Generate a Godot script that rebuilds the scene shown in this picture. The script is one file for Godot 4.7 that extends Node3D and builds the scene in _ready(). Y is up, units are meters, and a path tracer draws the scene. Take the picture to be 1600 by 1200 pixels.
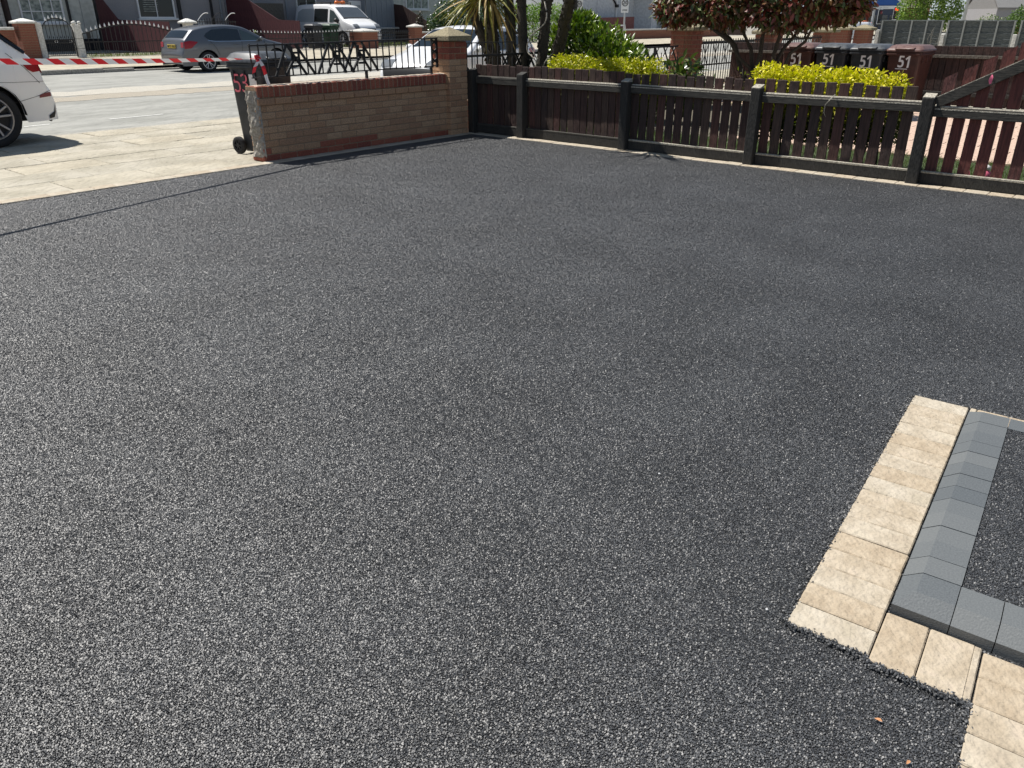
extends Node3D

var rng := RandomNumberGenerator.new()
var M := {}
var boxes := {}
var used := {}

# ---------------------------------------------------------------- helpers
func lin(r: float, g: float, b: float) -> Color:
	return Color(r, g, b).linear_to_srgb()

func ramp_image(im: Image, c0: Color, c1: Color, lo := 0.25, hi := 0.75) -> Image:
	im.convert(Image.FORMAT_L8)
	var src := im.get_data()
	var lut := PackedByteArray()
	for i in 256:
		var t := clampf((i / 255.0 - lo) / (hi - lo), 0.0, 1.0)
		var c := c0.lerp(c1, t).linear_to_srgb()
		lut.append(int(c.r * 255.0)); lut.append(int(c.g * 255.0)); lut.append(int(c.b * 255.0))
	var out := PackedByteArray()
	out.resize(src.size() * 3)
	var k := 0
	for v in src:
		var j := v * 3
		out[k] = lut[j]; out[k + 1] = lut[j + 1]; out[k + 2] = lut[j + 2]
		k += 3
	return Image.create_from_data(im.get_width(), im.get_height(), false, Image.FORMAT_RGB8, out)

func noise(seed_: int, freq: float, octaves: int, kind := FastNoiseLite.TYPE_SIMPLEX_SMOOTH) -> FastNoiseLite:
	var n := FastNoiseLite.new()
	n.seed = seed_; n.frequency = freq; n.noise_type = kind
	n.fractal_octaves = octaves
	if kind == FastNoiseLite.TYPE_CELLULAR:
		n.cellular_return_type = FastNoiseLite.RETURN_DISTANCE
		n.fractal_type = FastNoiseLite.FRACTAL_NONE
	return n

func ntex(seed_: int, freq: float, c0: Color, c1: Color, size := 512, octaves := 4, lo := 0.25, hi := 0.75, kind := FastNoiseLite.TYPE_SIMPLEX_SMOOTH, sy := 0) -> ImageTexture:
	var im := noise(seed_, freq, octaves, kind).get_seamless_image(size, sy if sy > 0 else size)
	return ImageTexture.create_from_image(ramp_image(im, c0, c1, lo, hi))

func bumptex(seed_: int, freq: float, octaves := 4, size := 512, kind := FastNoiseLite.TYPE_SIMPLEX_SMOOTH) -> ImageTexture:
	var im := noise(seed_, freq, octaves, kind).get_seamless_image(size, size)
	im.convert(Image.FORMAT_RGBA8)
	im.bump_map_to_normal_map(6.0)
	return ImageTexture.create_from_image(im)

func plain(c: Color, rough: float, metal := 0.0) -> StandardMaterial3D:
	var m := StandardMaterial3D.new()
	m.albedo_color = c.linear_to_srgb()
	m.roughness = rough
	m.metallic = metal
	return m

# a surface whose colour wanders between two real colours
func grained(c0: Color, c1: Color, rough: float, tile: float, seed_: int, freq := 0.02, octaves := 4, bump: Texture2D = null, bump_scale := 1.0, size := 256, stretch := Vector3.ONE) -> StandardMaterial3D:
	var m := StandardMaterial3D.new()
	m.albedo_texture = ntex(seed_, freq, c0, c1, size, octaves)
	m.roughness = rough
	m.uv1_triplanar = true
	m.uv1_world_triplanar = true
	m.uv1_scale = stretch / tile
	if bump:
		m.normal_enabled = true
		m.normal_texture = bump
		m.normal_scale = bump_scale
	return m

func newst(smooth := false) -> SurfaceTool:
	var st := SurfaceTool.new()
	st.begin(Mesh.PRIMITIVE_TRIANGLES)
	st.set_smooth_group(0 if smooth else -1)
	return st

# a polygon fan that faces away from the point «inside»
func face(st: SurfaceTool, pts: Array, inside: Vector3) -> void:
	var a: Vector3 = pts[0]
	var mid := Vector3.ZERO
	for p in pts:
		mid += p
	mid /= pts.size()
	var n: Vector3 = (pts[1] - a).cross(pts[2] - a)
	var flip := n.dot(mid - inside) > 0.0
	for i in range(1, pts.size() - 1):
		st.add_vertex(a)
		if flip:
			st.add_vertex(pts[i + 1]); st.add_vertex(pts[i])
		else:
			st.add_vertex(pts[i]); st.add_vertex(pts[i + 1])

func add_box(st: SurfaceTool, at: Vector3, size: Vector3, bevel := 0.0, basis := Basis()) -> void:
	var h := size / 2.0
	var b := minf(bevel, minf(h.x, minf(h.y, h.z)) * 0.9)
	var x := {}
	for sx in [-1, 1]:
		for sy in [-1, 1]:
			for sz in [-1, 1]:
				var k := Vector3i(sx, sy, sz)
				x[k] = [at + basis * Vector3(sx * h.x, sy * (h.y - b), sz * (h.z - b)), at + basis * Vector3(sx * (h.x - b), sy * h.y, sz * (h.z - b)), at + basis * Vector3(sx * (h.x - b), sy * (h.y - b), sz * h.z)]
	for s in [-1, 1]:
		face(st, [x[Vector3i(s, -1, -1)][0], x[Vector3i(s, 1, -1)][0], x[Vector3i(s, 1, 1)][0], x[Vector3i(s, -1, 1)][0]], at)
		face(st, [x[Vector3i(-1, s, -1)][1], x[Vector3i(1, s, -1)][1], x[Vector3i(1, s, 1)][1], x[Vector3i(-1, s, 1)][1]], at)
		face(st, [x[Vector3i(-1, -1, s)][2], x[Vector3i(1, -1, s)][2], x[Vector3i(1, 1, s)][2], x[Vector3i(-1, 1, s)][2]], at)
	if b <= 0.0:
		return
	for s in [-1, 1]:
		for t in [-1, 1]:
			face(st, [x[Vector3i(s, t, -1)][0], x[Vector3i(s, t, 1)][0], x[Vector3i(s, t, 1)][1], x[Vector3i(s, t, -1)][1]], at)
			face(st, [x[Vector3i(s, -1, t)][0], x[Vector3i(s, 1, t)][0], x[Vector3i(s, 1, t)][2], x[Vector3i(s, -1, t)][2]], at)
			face(st, [x[Vector3i(-1, s, t)][1], x[Vector3i(1, s, t)][1], x[Vector3i(1, s, t)][2], x[Vector3i(-1, s, t)][2]], at)
			for u in [-1, 1]:
				face(st, [x[Vector3i(s, t, u)][0], x[Vector3i(s, t, u)][1], x[Vector3i(s, t, u)][2]], at)

func done(st: SurfaceTool) -> ArrayMesh:
	st.generate_normals()
	return st.commit()

func boxmesh(size: Vector3, bevel: float) -> ArrayMesh:
	var k := [size, bevel]
	if not boxes.has(k):
		var st := newst()
		add_box(st, Vector3.ZERO, size, bevel)
		boxes[k] = done(st)
	return boxes[k]

func add_bar(st: SurfaceTool, a: Vector3, b: Vector3, w: float, d: float, bevel := 0.0) -> void:
	var y := b - a
	var up := Vector3.BACK if absf(y.normalized().z) < 0.9 else Vector3.RIGHT
	var x := y.cross(up).normalized()
	var z := x.cross(y).normalized()
	add_box(st, (a + b) / 2.0, Vector3(w, y.length(), d), bevel, Basis(x, y.normalized(), z))

func add_tube(st: SurfaceTool, pts: Array, r0: float, r1: float, n := 7, capped := true) -> void:
	var rings := []
	for i in pts.size():
		var p: Vector3 = pts[i]
		var dir: Vector3 = (pts[mini(i + 1, pts.size() - 1)] - pts[maxi(i - 1, 0)]).normalized()
		var side := dir.cross(Vector3.UP if absf(dir.y) < 0.9 else Vector3.RIGHT).normalized()
		var up := side.cross(dir)
		var r := lerpf(r0, r1, float(i) / maxf(1.0, pts.size() - 1.0))
		var ring := PackedVector3Array()
		for k in n:
			var a := TAU * k / n
			ring.append(p + (side * cos(a) + up * sin(a)) * r)
		rings.append(ring)
	for i in rings.size() - 1:
		var mid: Vector3 = (pts[i] + pts[i + 1]) / 2.0
		for k in n:
			var j := (k + 1) % n
			face(st, [rings[i][k], rings[i][j], rings[i + 1][j], rings[i + 1][k]], mid)
	if capped:
		face(st, Array(rings[0]), pts[1])
		face(st, Array(rings[-1]), pts[-2])

# rows of points joined as a sheet
func add_grid(st: SurfaceTool, rows: Array, inside: Vector3, closed := false) -> void:
	for i in rows.size() - 1:
		var n: int = rows[i].size()
		for k in (n if closed else n - 1):
			var j := (k + 1) % n
			var p := [rows[i][k], rows[i][j], rows[i + 1][j], rows[i + 1][k]]
			if p[0].distance_squared_to(p[1]) < 1e-10:
				face(st, [p[0], p[2], p[3]], inside)
			elif p[2].distance_squared_to(p[3]) < 1e-10:
				face(st, [p[0], p[1], p[2]], inside)
			else:
				face(st, p, inside)

# an outline in x and y, pulled out along z from z0 to z1
func add_prism(st: SurfaceTool, outline: PackedVector2Array, z0: float, z1: float, t := Transform3D()) -> void:
	var idx := Geometry2D.triangulate_polygon(outline)
	var mid := Vector2.ZERO
	for p in outline:
		mid += p
	mid /= outline.size()
	var inside := t * Vector3(mid.x, mid.y, (z0 + z1) / 2.0)
	for i in range(0, idx.size(), 3):
		for z in [z0, z1]:
			var pts := []
			for k in 3:
				var p := outline[idx[i + k]]
				pts.append(t * Vector3(p.x, p.y, z))
			var mm: Vector3 = (pts[0] + pts[1] + pts[2]) / 3.0
			face(st, pts, mm + t.basis * Vector3(0, 0, (z0 + z1) / 2.0 - z))
	var cw := Geometry2D.is_polygon_clockwise(outline)
	for i in outline.size():
		var a := outline[i]
		var b := outline[(i + 1) % outline.size()]
		var nrm := Vector2(b.y - a.y, a.x - b.x) * (-1.0 if cw else 1.0)
		var c := (a + b) / 2.0 - nrm
		face(st, [t * Vector3(a.x, a.y, z0), t * Vector3(b.x, b.y, z0), t * Vector3(b.x, b.y, z1), t * Vector3(a.x, a.y, z1)], t * Vector3(c.x, c.y, (z0 + z1) / 2.0))

# a profile of (radius, along) turned round an axis
func add_lathe(st: SurfaceTool, prof: Array, n: int, t := Transform3D()) -> void:
	for i in prof.size() - 1:
		for k in n:
			var a := TAU * k / n
			var b := TAU * (k + 1) / n
			var p: Vector2 = prof[i]
			var r: Vector2 = prof[i + 1]
			var pts := [t * Vector3(p.x * cos(a), p.x * sin(a), p.y), t * Vector3(p.x * cos(b), p.x * sin(b), p.y), t * Vector3(r.x * cos(b), r.x * sin(b), r.y), t * Vector3(r.x * cos(a), r.x * sin(a), r.y)]
			var d := (r - p).normalized()
			var m: Vector2 = (p + r) / 2.0 - Vector2(d.y, -d.x) * 0.01
			var am := (a + b) / 2.0
			var ins: Vector3 = t * Vector3(m.x * cos(am), m.x * sin(am), m.y)
			if p.x < 1e-5:
				face(st, [pts[0], pts[2], pts[3]], ins)
			elif r.x < 1e-5:
				face(st, [pts[0], pts[1], pts[2]], ins)
			else:
				face(st, pts, ins)

func unique(called: String) -> String:
	var n: int = used.get(called, 0)
	used[called] = n + 1
	return called if n == 0 else "%s_%03d" % [called, n]

func put(called: String, mesh: Mesh, mat: Material, parent: Node3D, at := Vector3.ZERO, turn := Basis()) -> MeshInstance3D:
	var o := MeshInstance3D.new()
	o.mesh = mesh
	if mat:
		o.material_override = mat
	o.transform = Transform3D(turn, at)
	if parent == self:
		o.name = unique(called)
		add_child(o)
	else:
		var n := 0
		var key := "n_" + called
		if parent.has_meta(key):
			n = parent.get_meta(key)
		parent.set_meta(key, n + 1)
		o.name = called if n == 0 else "%s_%03d" % [called, n]
		parent.add_child(o, true)
	return o

func thing(called: String, label: String, category: String, at := Vector3.ZERO, turn := 0.0, group := "") -> Node3D:
	var o := Node3D.new()
	o.name = unique(called)
	add_child(o)
	o.position = at
	o.rotation.y = turn
	tag(o, label, category, group)
	return o

func tag(o: Node, label: String, category: String, group := "") -> void:
	o.set_meta("label", label)
	o.set_meta("category", category)
	if group:
		o.set_meta("group", group)

func struct(called: String, mesh: Mesh, mat: Material, label := "") -> MeshInstance3D:
	var o := put(called, mesh, mat, self)
	o.set_meta("kind", "structure")
	if label:
		o.set_meta("label", label)
	return o

func copy(o: Node3D, label: String, at: Vector3, turn: float) -> Node3D:
	var c: Node3D = o.duplicate()
	c.name = unique(String(o.name).rstrip("0123456789").trim_suffix("_"))
	add_child(c)
	c.position = at
	c.rotation.y = turn
	c.set_meta("label", label)
	return c

func clean_counters(n: Node) -> void:
	for k in n.get_meta_list():
		if String(k).begins_with("n_"):
			n.remove_meta(k)
	for c in n.get_children():
		clean_counters(c)

func sheet(x0: float, x1: float, z0: float, z1: float, y0: float, y1: float, n := 1) -> ArrayMesh:
	var st := newst()
	for i in n:
		var a := lerpf(z0, z1, float(i) / n)
		var b := lerpf(z0, z1, float(i + 1) / n)
		var ya := lerpf(y0, y1, float(i) / n)
		var yb := lerpf(y0, y1, float(i + 1) / n)
		face(st, [Vector3(x0, ya, a), Vector3(x1, ya, a), Vector3(x1, yb, b), Vector3(x0, yb, b)], Vector3(x0, -100, a))
	return done(st)

# leaf: a folded, pointed blade along +y, with its face to +z
func leaf_mesh(l: float, w: float, fold := 0.25, bend := 0.15, n := 3) -> ArrayMesh:
	var st := newst(true)
	var rows := []
	for i in n + 1:
		var t := float(i) / n
		var hw := w * 0.5 * sin(PI * pow(clampf(t * 0.94 + 0.03, 0, 1), 0.8))
		var z := -bend * l * t * t
		rows.append([Vector3(-hw, l * t, z + fold * hw), Vector3(0, l * t, z), Vector3(hw, l * t, z + fold * hw)])
	add_grid(st, rows, Vector3(0, l / 2, -10))
	return done(st)

# many leaves: fill gives [position, outward direction]; tint gives a linear colour
func leaves(called: String, parent: Node3D, mesh: Mesh, mat: Material, n: int, fill: Callable, tint: Callable, s0 := 0.7, s1 := 1.25, droop := 0.3, loose := 0.8) -> MultiMeshInstance3D:
	var mm := MultiMesh.new()
	mm.transform_format = MultiMesh.TRANSFORM_3D
	mm.use_colors = true
	mm.mesh = mesh
	mm.instance_count = n
	for i in n:
		var f: Array = fill.call()
		var out: Vector3 = f[1]
		var y := (out + Vector3(rng.randfn(), rng.randfn() - droop, rng.randfn()) * loose).normalized()
		var face_to := (out * 0.6 + Vector3.UP * 0.7 + Vector3(rng.randfn(), rng.randfn(), rng.randfn()) * 0.55)
		var x := y.cross(face_to).normalized()
		if x.length() < 0.5:
			x = y.cross(Vector3.RIGHT).normalized()
		var z := x.cross(y)
		var s := rng.randf_range(s0, s1)
		mm.set_instance_transform(i, Transform3D(Basis(x * s, y * s, z * s), f[0]))
		mm.set_instance_color(i, tint.call(f[0]))
	var o := MultiMeshInstance3D.new()
	o.multimesh = mm
	o.material_override = mat
	o.name = called
	parent.add_child(o, true)
	o.set_meta("kind", "stuff")
	return o

func on_blobs(blobs: Array, deep := 0.35) -> Array:
	# blobs: [centre, radii] ; a spot near the skin of one, not far inside another
	for tries in 12:
		var b: Array = blobs[rng.randi() % blobs.size()]
		var d := Vector3(rng.randfn(), rng.randfn(), rng.randfn()).normalized()
		var r: Vector3 = b[1]
		var p: Vector3 = b[0] + d * r * (1.0 - deep * pow(rng.randf(), 1.5)) * rng.randf_range(0.92, 1.06)
		var ok := true
		for c in blobs:
			if c == b:
				continue
			var q: Vector3 = (p - c[0]) / c[1]
			if q.length() < 0.6:
				ok = false
				break
		if ok:
			return [p, (d / r).normalized()]
	return [blobs[0][0], Vector3.UP]

func text_mesh(s: String, height: float, depth: float, bold := true) -> TextMesh:
	var t := TextMesh.new()
	var f := SystemFont.new()
	f.font_names = PackedStringArray(["Droid Sans"])
	f.font_weight = 700 if bold else 400
	t.font = f
	t.text = s
	t.font_size = 64
	t.pixel_size = height / 46.0
	t.depth = depth
	t.curve_step = 2.0
	return t
# ---------------------------------------------------------------- vehicles
# a vehicle points along +x in its own frame, its middle at z = 0 and its tyres on y = 0
var V := {}

func resample(pts: PackedVector2Array, step: float) -> PackedVector2Array:
	var out := PackedVector2Array()
	for i in pts.size() - 1:
		var n := maxi(1, int(ceil(pts[i].distance_to(pts[i + 1]) / step)))
		for k in n:
			out.append(pts[i].lerp(pts[i + 1], float(k) / n))
	out.append(pts[-1])
	return out

func smooth_line(pts: PackedVector2Array) -> PackedVector2Array:
	var out := PackedVector2Array([pts[0]])
	for i in pts.size() - 1:
		out.append(pts[i].lerp(pts[i + 1], 0.25))
		out.append(pts[i].lerp(pts[i + 1], 0.75))
	out.append(pts[-1])
	return out

func half_width(v: Dictionary, x: float, y: float) -> float:
	var xm: float = (v.x0 + v.x1) / 2.0
	var hl: float = (v.x1 - v.x0) / 2.0
	var u := absf(x - xm) / hl
	var plan: float = 1.0 - v.round * pow(u, 5.0) - 0.03 * u * u
	var w: float = v.w * plan
	if y > v.belt:
		w -= (y - v.belt) * v.tumble
	else:
		var t: float = (v.belt - y) / v.belt
		w -= 0.07 * t * t
		w += 0.018 * sin(PI * clampf(t * 1.6, 0, 1))
	return maxf(w, 0.03)

func lowest(v: Dictionary, x: float) -> float:
	var y: float = v.sill
	for wx in v.wheels:
		var d: float = absf(x - wx)
		var ra: float = v.r + 0.055
		if d < ra:
			y = maxf(y, v.r + sqrt(ra * ra - d * d) * 0.98)
	return y

func body_ring(v: Dictionary, p: Vector2) -> Array:
	var half := []
	var yb := minf(lowest(v, p.x), p.y)
	var rr := minf(v.edge, (p.y - yb) * 0.5)
	for i in 9:
		var y := lerpf(yb, p.y - rr, i / 8.0)
		half.append(Vector3(p.x, y, half_width(v, p.x, y)))
	var w := half_width(v, p.x, p.y - rr)
	half.append(Vector3(p.x, p.y - rr * 0.45, w - rr * 0.2))
	half.append(Vector3(p.x, p.y - rr * 0.1, w - rr * 0.75))
	half.append(Vector3(p.x, p.y + 0.012, w * 0.6))
	half.append(Vector3(p.x, p.y + 0.018, w * 0.25))
	var ring := PackedVector3Array(half)
	for i in range(half.size() - 1, -1, -1):
		ring.append(half[i] * Vector3(1, 1, -1))
	return Array(ring)

func top_at(v: Dictionary, s: float) -> Vector2:
	var line: PackedVector2Array = v.line
	return line[clampi(int(round(s * (line.size() - 1))), 0, line.size() - 1)]

func strip_on_side(v: Dictionary, upper: PackedVector2Array, lower: PackedVector2Array, side: float, off: float) -> ArrayMesh:
	# a panel on the flank between two lines of (x, y), standing off the skin
	var st := newst(true)
	var rows := []
	for i in 17:
		var t := i / 16.0
		var a := along(upper, t)
		var b := along(lower, t)
		var row := PackedVector3Array()
		for k in 5:
			var p := a.lerp(b, k / 4.0)
			row.append(Vector3(p.x, p.y, (half_width(v, p.x, p.y) + off) * side))
		rows.append(row)
	add_grid(st, rows, Vector3(upper[0].x, upper[0].y, 0))
	return done(st)

func along(pts: PackedVector2Array, t: float) -> Vector2:
	var f := t * (pts.size() - 1)
	var i := mini(int(f), pts.size() - 2)
	return pts[i].lerp(pts[i + 1], f - i)

func patch_on_top(v: Dictionary, x_from: float, y_from: float, x_to: float, y_to: float, z0: float, z1: float, off: float, squeeze := 1.0) -> ArrayMesh:
	# a panel on the upper outline from the spot nearest (x_from, y_from) to the one nearest (x_to, y_to); z0, z1 as shares of the half width
	var line: PackedVector2Array = v.line
	var ia := 0
	var ib := 0
	for i in line.size():
		if line[i].distance_to(Vector2(x_from, y_from)) < line[ia].distance_to(Vector2(x_from, y_from)):
			ia = i
		if line[i].distance_to(Vector2(x_to, y_to)) < line[ib].distance_to(Vector2(x_to, y_to)):
			ib = i
	if ib < ia:
		var sw := ia; ia = ib; ib = sw
	if ib == ia:
		ib = mini(ia + 1, line.size() - 1)
		ia = ib - 1
	var st := newst(true)
	var rows := []
	for i in range(ia, ib + 1):
		var d := (line[mini(i + 1, line.size() - 1)] - line[maxi(i - 1, 0)]).normalized()
		var nn := Vector2(-d.y, d.x)
		var mid: Vector2 = Vector2((v.x0 + v.x1) / 2.0, 0.7)
		if nn.dot(line[i] - mid) < 0:
			nn = -nn
		var p := line[i] + nn * off
		var w := half_width(v, line[i].x, line[i].y - 0.05)
		var row := PackedVector3Array()
		for k in 9:
			var f := lerpf(z0, z1, k / 8.0)
			row.append(Vector3(p.x, p.y + 0.018 * (1.0 - f * f), f * w))
		rows.append(row)
	add_grid(st, rows, Vector3((v.x0 + v.x1) / 2.0, 0.5, 0))
	return done(st)

func wheel_mesh(r: float, w: float) -> ArrayMesh:
	var st := newst(true)
	var ri := r * 0.72
	add_lathe(st, [Vector2(ri, -w / 2), Vector2(r * 0.9, -w / 2 - 0.004), Vector2(r * 0.975, -w / 2 + 0.02), Vector2(r, -w / 4), Vector2(r, w / 4), Vector2(r * 0.975, w / 2 - 0.02), Vector2(r * 0.9, w / 2 + 0.004), Vector2(ri, w / 2), Vector2(ri, w / 2 - 0.03)], 30)
	return done(st)

func rim_mesh(r: float, w: float, spokes: int) -> ArrayMesh:
	var ri := r * 0.72
	var st := newst()
	add_lathe(st, [Vector2(ri + 0.002, w / 2 - 0.004), Vector2(ri - 0.018, w / 2 - 0.002), Vector2(ri - 0.03, w / 2 - 0.03), Vector2(ri - 0.03, 0.0)], 30)
	add_lathe(st, [Vector2(0.0001, w / 2 - 0.005), Vector2(r * 0.13, w / 2 - 0.008), Vector2(r * 0.17, w / 2 - 0.03)], 14)
	for k in spokes:
		for d in [-1, 1]:
			var a: float = TAU * k / spokes + PI / 2.0 + d * 0.10
			var b: float = TAU * k / spokes + PI / 2.0 + d * 0.24
			add_bar(st, Vector3(cos(a), sin(a), 0) * r * 0.12 + Vector3(0, 0, w / 2 - 0.03), Vector3(cos(b), sin(b), 0) * (ri - 0.02) + Vector3(0, 0, w / 2 - 0.016), r * 0.075, 0.02, 0.004)
	return done(st)

func add_wheels(o: Node3D, v: Dictionary, spokes: int, rim_mat: Material) -> void:
	var tw: float = v.get("tw", 0.215)
	var tyre := wheel_mesh(v.r, tw)
	var rim := rim_mesh(v.r, tw, spokes)
	var st := newst()
	add_lathe(st, [Vector2(0.0001, 0.0), Vector2(v.r * 0.70, 0.0)], 24)
	var back := done(st)
	for wx in v.wheels:
		for s in [1.0, -1.0]:
			var b := Basis() if s > 0 else Basis(Vector3.UP, PI)
			var w := Node3D.new()
			var at := Vector3(wx, v.r, s * (v.w - tw / 2 - 0.035))
			var t := put("wheel", tyre, M.tyre, o, at, b)
			put("rim", rim, rim_mat, t)
			put("brake_disc", back, M.black, t, Vector3(0, 0, tw / 2 - 0.07))
			w.free()

func vehicle(o: Node3D, v: Dictionary, paint: Material) -> void:
	v.line = resample(smooth_line(smooth_line(v.top)), 0.05)
	var x0 := 1e9
	var x1 := -1e9
	for p in v.line:
		x0 = minf(x0, p.x); x1 = maxf(x1, p.x)
	v.x0 = x0; v.x1 = x1
	var st := newst(true)
	var rows := []
	var dense := PackedVector2Array()
	for i in v.line.size() - 1:
		dense.append(v.line[i])
		for wx in v.wheels:
			for e in [-1.0, -0.96, -0.85, 0.85, 0.96, 1.0]:
				var x: float = wx + e * (v.r + 0.055)
				var a: float = v.line[i].x
				var b: float = v.line[i + 1].x
				if (x - a) * (x - b) < 0:
					dense.append(v.line[i].lerp(v.line[i + 1], (x - a) / (b - a)))
	dense.append(v.line[-1])
	for p in dense:
		rows.append(body_ring(v, p))
	add_grid(st, rows, Vector3((x0 + x1) / 2.0, 0.65, 0))
	put("body", done(st), paint, o)
	st = newst()
	add_box(st, Vector3((x0 + x1) / 2.0, v.sill + 0.16, 0), Vector3(x1 - x0 - 0.5, 0.3, v.w * 2 - 0.5), 0.02)
	add_box(st, Vector3((x0 + x1) / 2.0, v.r + 0.14, 0), Vector3(x1 - x0 - 0.7, 0.34, v.w * 2 - 0.56), 0.02)
	for wx in v.wheels:
		for s in [-1.0, 1.0]:
			for k in 10:
				var a: float = PI * k / 10.0
				var b := PI * (k + 1) / 10.0
				var ra: float = v.r + 0.06
				var z0: float = s * (v.w - 0.30)
				var z1: float = s * (v.w - 0.045)
				face(st, [Vector3(wx + ra * cos(a), v.r + ra * sin(a), z0), Vector3(wx + ra * cos(b), v.r + ra * sin(b), z0), Vector3(wx + ra * cos(b), v.r + ra * sin(b), z1), Vector3(wx + ra * cos(a), v.r + ra * sin(a), z1)], Vector3(wx, v.r + 2, z0))
	put("underbody", done(st), M.black, o)

func side_line(v: Dictionary, o: Node3D, called: String, a: Array, b: Array, mat: Material, off := 0.004, both := true) -> void:
	for s in ([1.0, -1.0] if both else [1.0]):
		put(called, strip_on_side(v, PackedVector2Array(a), PackedVector2Array(b), s, off), mat, o)

# a thin dark gap that follows the flank along a line
func gap(v: Dictionary, o: Node3D, pts: Array, w := 0.012) -> void:
	var a := PackedVector2Array()
	var b := PackedVector2Array()
	for i in pts.size():
		var d: Vector2 = (pts[mini(i + 1, pts.size() - 1)] - pts[maxi(i - 1, 0)]).normalized()
		var n := Vector2(-d.y, d.x) * w / 2.0
		a.append(pts[i] + n); b.append(pts[i] - n)
	for s in [1.0, -1.0]:
		put("door_gap", strip_on_side(v, a, b, s, 0.0035), M.black, o)

func v2(a: Array) -> Array:
	var out := []
	for i in range(0, a.size(), 2):
		out.append(Vector2(a[i], a[i + 1]))
	return out

func hatchback(o: Node3D, paint: Material, detailed := true) -> Dictionary:
	# a five door family hatchback, 4.3 m long
	var v := {"top": PackedVector2Array(v2([2.12, 0.22, 2.16, 0.45, 2.1, 0.66, 1.9, 0.78, 1.2, 0.93, 0.95, 0.98, 0.3, 1.33, 0.0, 1.41, -0.5, 1.435, -1.1, 1.40, -1.55, 1.33, -1.72, 1.27, -1.98, 1.03, -2.07, 0.95, -2.09, 0.72, -2.16, 0.6, -2.17, 0.42, -2.1, 0.24])),
		"wheels": [1.33, -1.32], "r": 0.318, "w": 0.89, "belt": 0.9, "tumble": 0.42, "sill": 0.2, "round": 0.17, "edge": 0.09}
	vehicle(o, v, paint)
	add_wheels(o, v, 5, M.alloy)
	side_line(v, o, "window", v2([0.78, 0.97, 0.3, 1.2, 0.02, 1.29]), v2([0.78, 0.955, 0.3, 0.95, 0.0, 0.945]), M.glass_clear, 0.008)
	side_line(v, o, "window", v2([-0.03, 1.29, -0.5, 1.325, -1.0, 1.29, -1.25, 1.18, -1.33, 1.1]), v2([-0.03, 0.945, -0.5, 0.94, -1.0, 0.95, -1.2, 0.98, -1.33, 1.09]), M.glass, 0.008)
	side_line(v, o, "window_trim", v2([0.85, 0.955, 0.0, 0.94, -1.0, 0.945, -1.25, 0.975]), v2([0.85, 0.935, 0.0, 0.922, -1.0, 0.927, -1.26, 0.955]), M.chrome, 0.007)
	put("windscreen", patch_on_top(v, 0.9, 1.0, 0.22, 1.355, -0.86, 0.86, 0.006), M.glass, o)
	put("rear_window", patch_on_top(v, -1.74, 1.25, -1.97, 1.04, -0.78, 0.78, 0.007), M.glass, o)
	for s in [1.0, -1.0]:
		put("tail_lamp", strip_on_side(v, PackedVector2Array(v2([-1.62, 0.93, -1.86, 0.965, -2.06, 0.93])), PackedVector2Array(v2([-1.63, 0.91, -1.86, 0.74, -2.075, 0.72])), s, 0.007), M.red_lamp, o)
		put("tail_lamp", patch_on_top(v, -2.06, 0.93, -2.088, 0.75, s * 0.76, s * 0.985, 0.008), M.red_lamp, o)
		put("headlamp", patch_on_top(v, 1.86, 0.78, 2.09, 0.66, s * 0.55, s * 0.97, 0.008), M.lamp_glass, o)
		var st := newst(true)
		for k in 5:
			pass
		add_tube(st, [Vector3(0.72, 0.985, s * 0.9), Vector3(0.70, 1.0, s * 0.97), Vector3(0.69, 1.0, s * 1.04)], 0.07, 0.06, 8)
		put("door_mirror", done(st), paint, o)
		put("door_handle", boxmesh(Vector3(0.2, 0.028, 0.03), 0.008), paint, o, Vector3(-0.25, 0.83, s * (half_width(v, -0.25, 0.83) + 0.012)))
		put("door_handle", boxmesh(Vector3(0.2, 0.028, 0.03), 0.008), paint, o, Vector3(-1.15, 0.85, s * (half_width(v, -1.15, 0.85) + 0.012)))
	gap(v, o, v2([0.86, 0.95, 0.9, 0.6, 0.82, 0.3]))
	gap(v, o, v2([-0.02, 0.93, -0.05, 0.6, -0.03, 0.26]))
	gap(v, o, v2([-1.2, 0.95, -1.02, 0.75, -0.9, 0.5]))
	put("number_plate", boxmesh(Vector3(0.012, 0.115, 0.52), 0.003), M.plate_yellow, o, Vector3(-2.115, 0.79, 0))
	var tl := text_mesh("MF15 KAD", 0.075, 0.003)
	put("plate_text", tl, M.black, o, Vector3(-2.123, 0.79, 0), Basis(Vector3.UP, -PI / 2))
	put("bumper_insert", patch_on_top(v, -2.16, 0.42, -2.12, 0.28, -0.7, 0.7, 0.006), M.black, o)
	put("grille", patch_on_top(v, 2.13, 0.63, 2.14, 0.28, -0.88, 0.88, 0.006), M.black, o)
	return v
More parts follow.
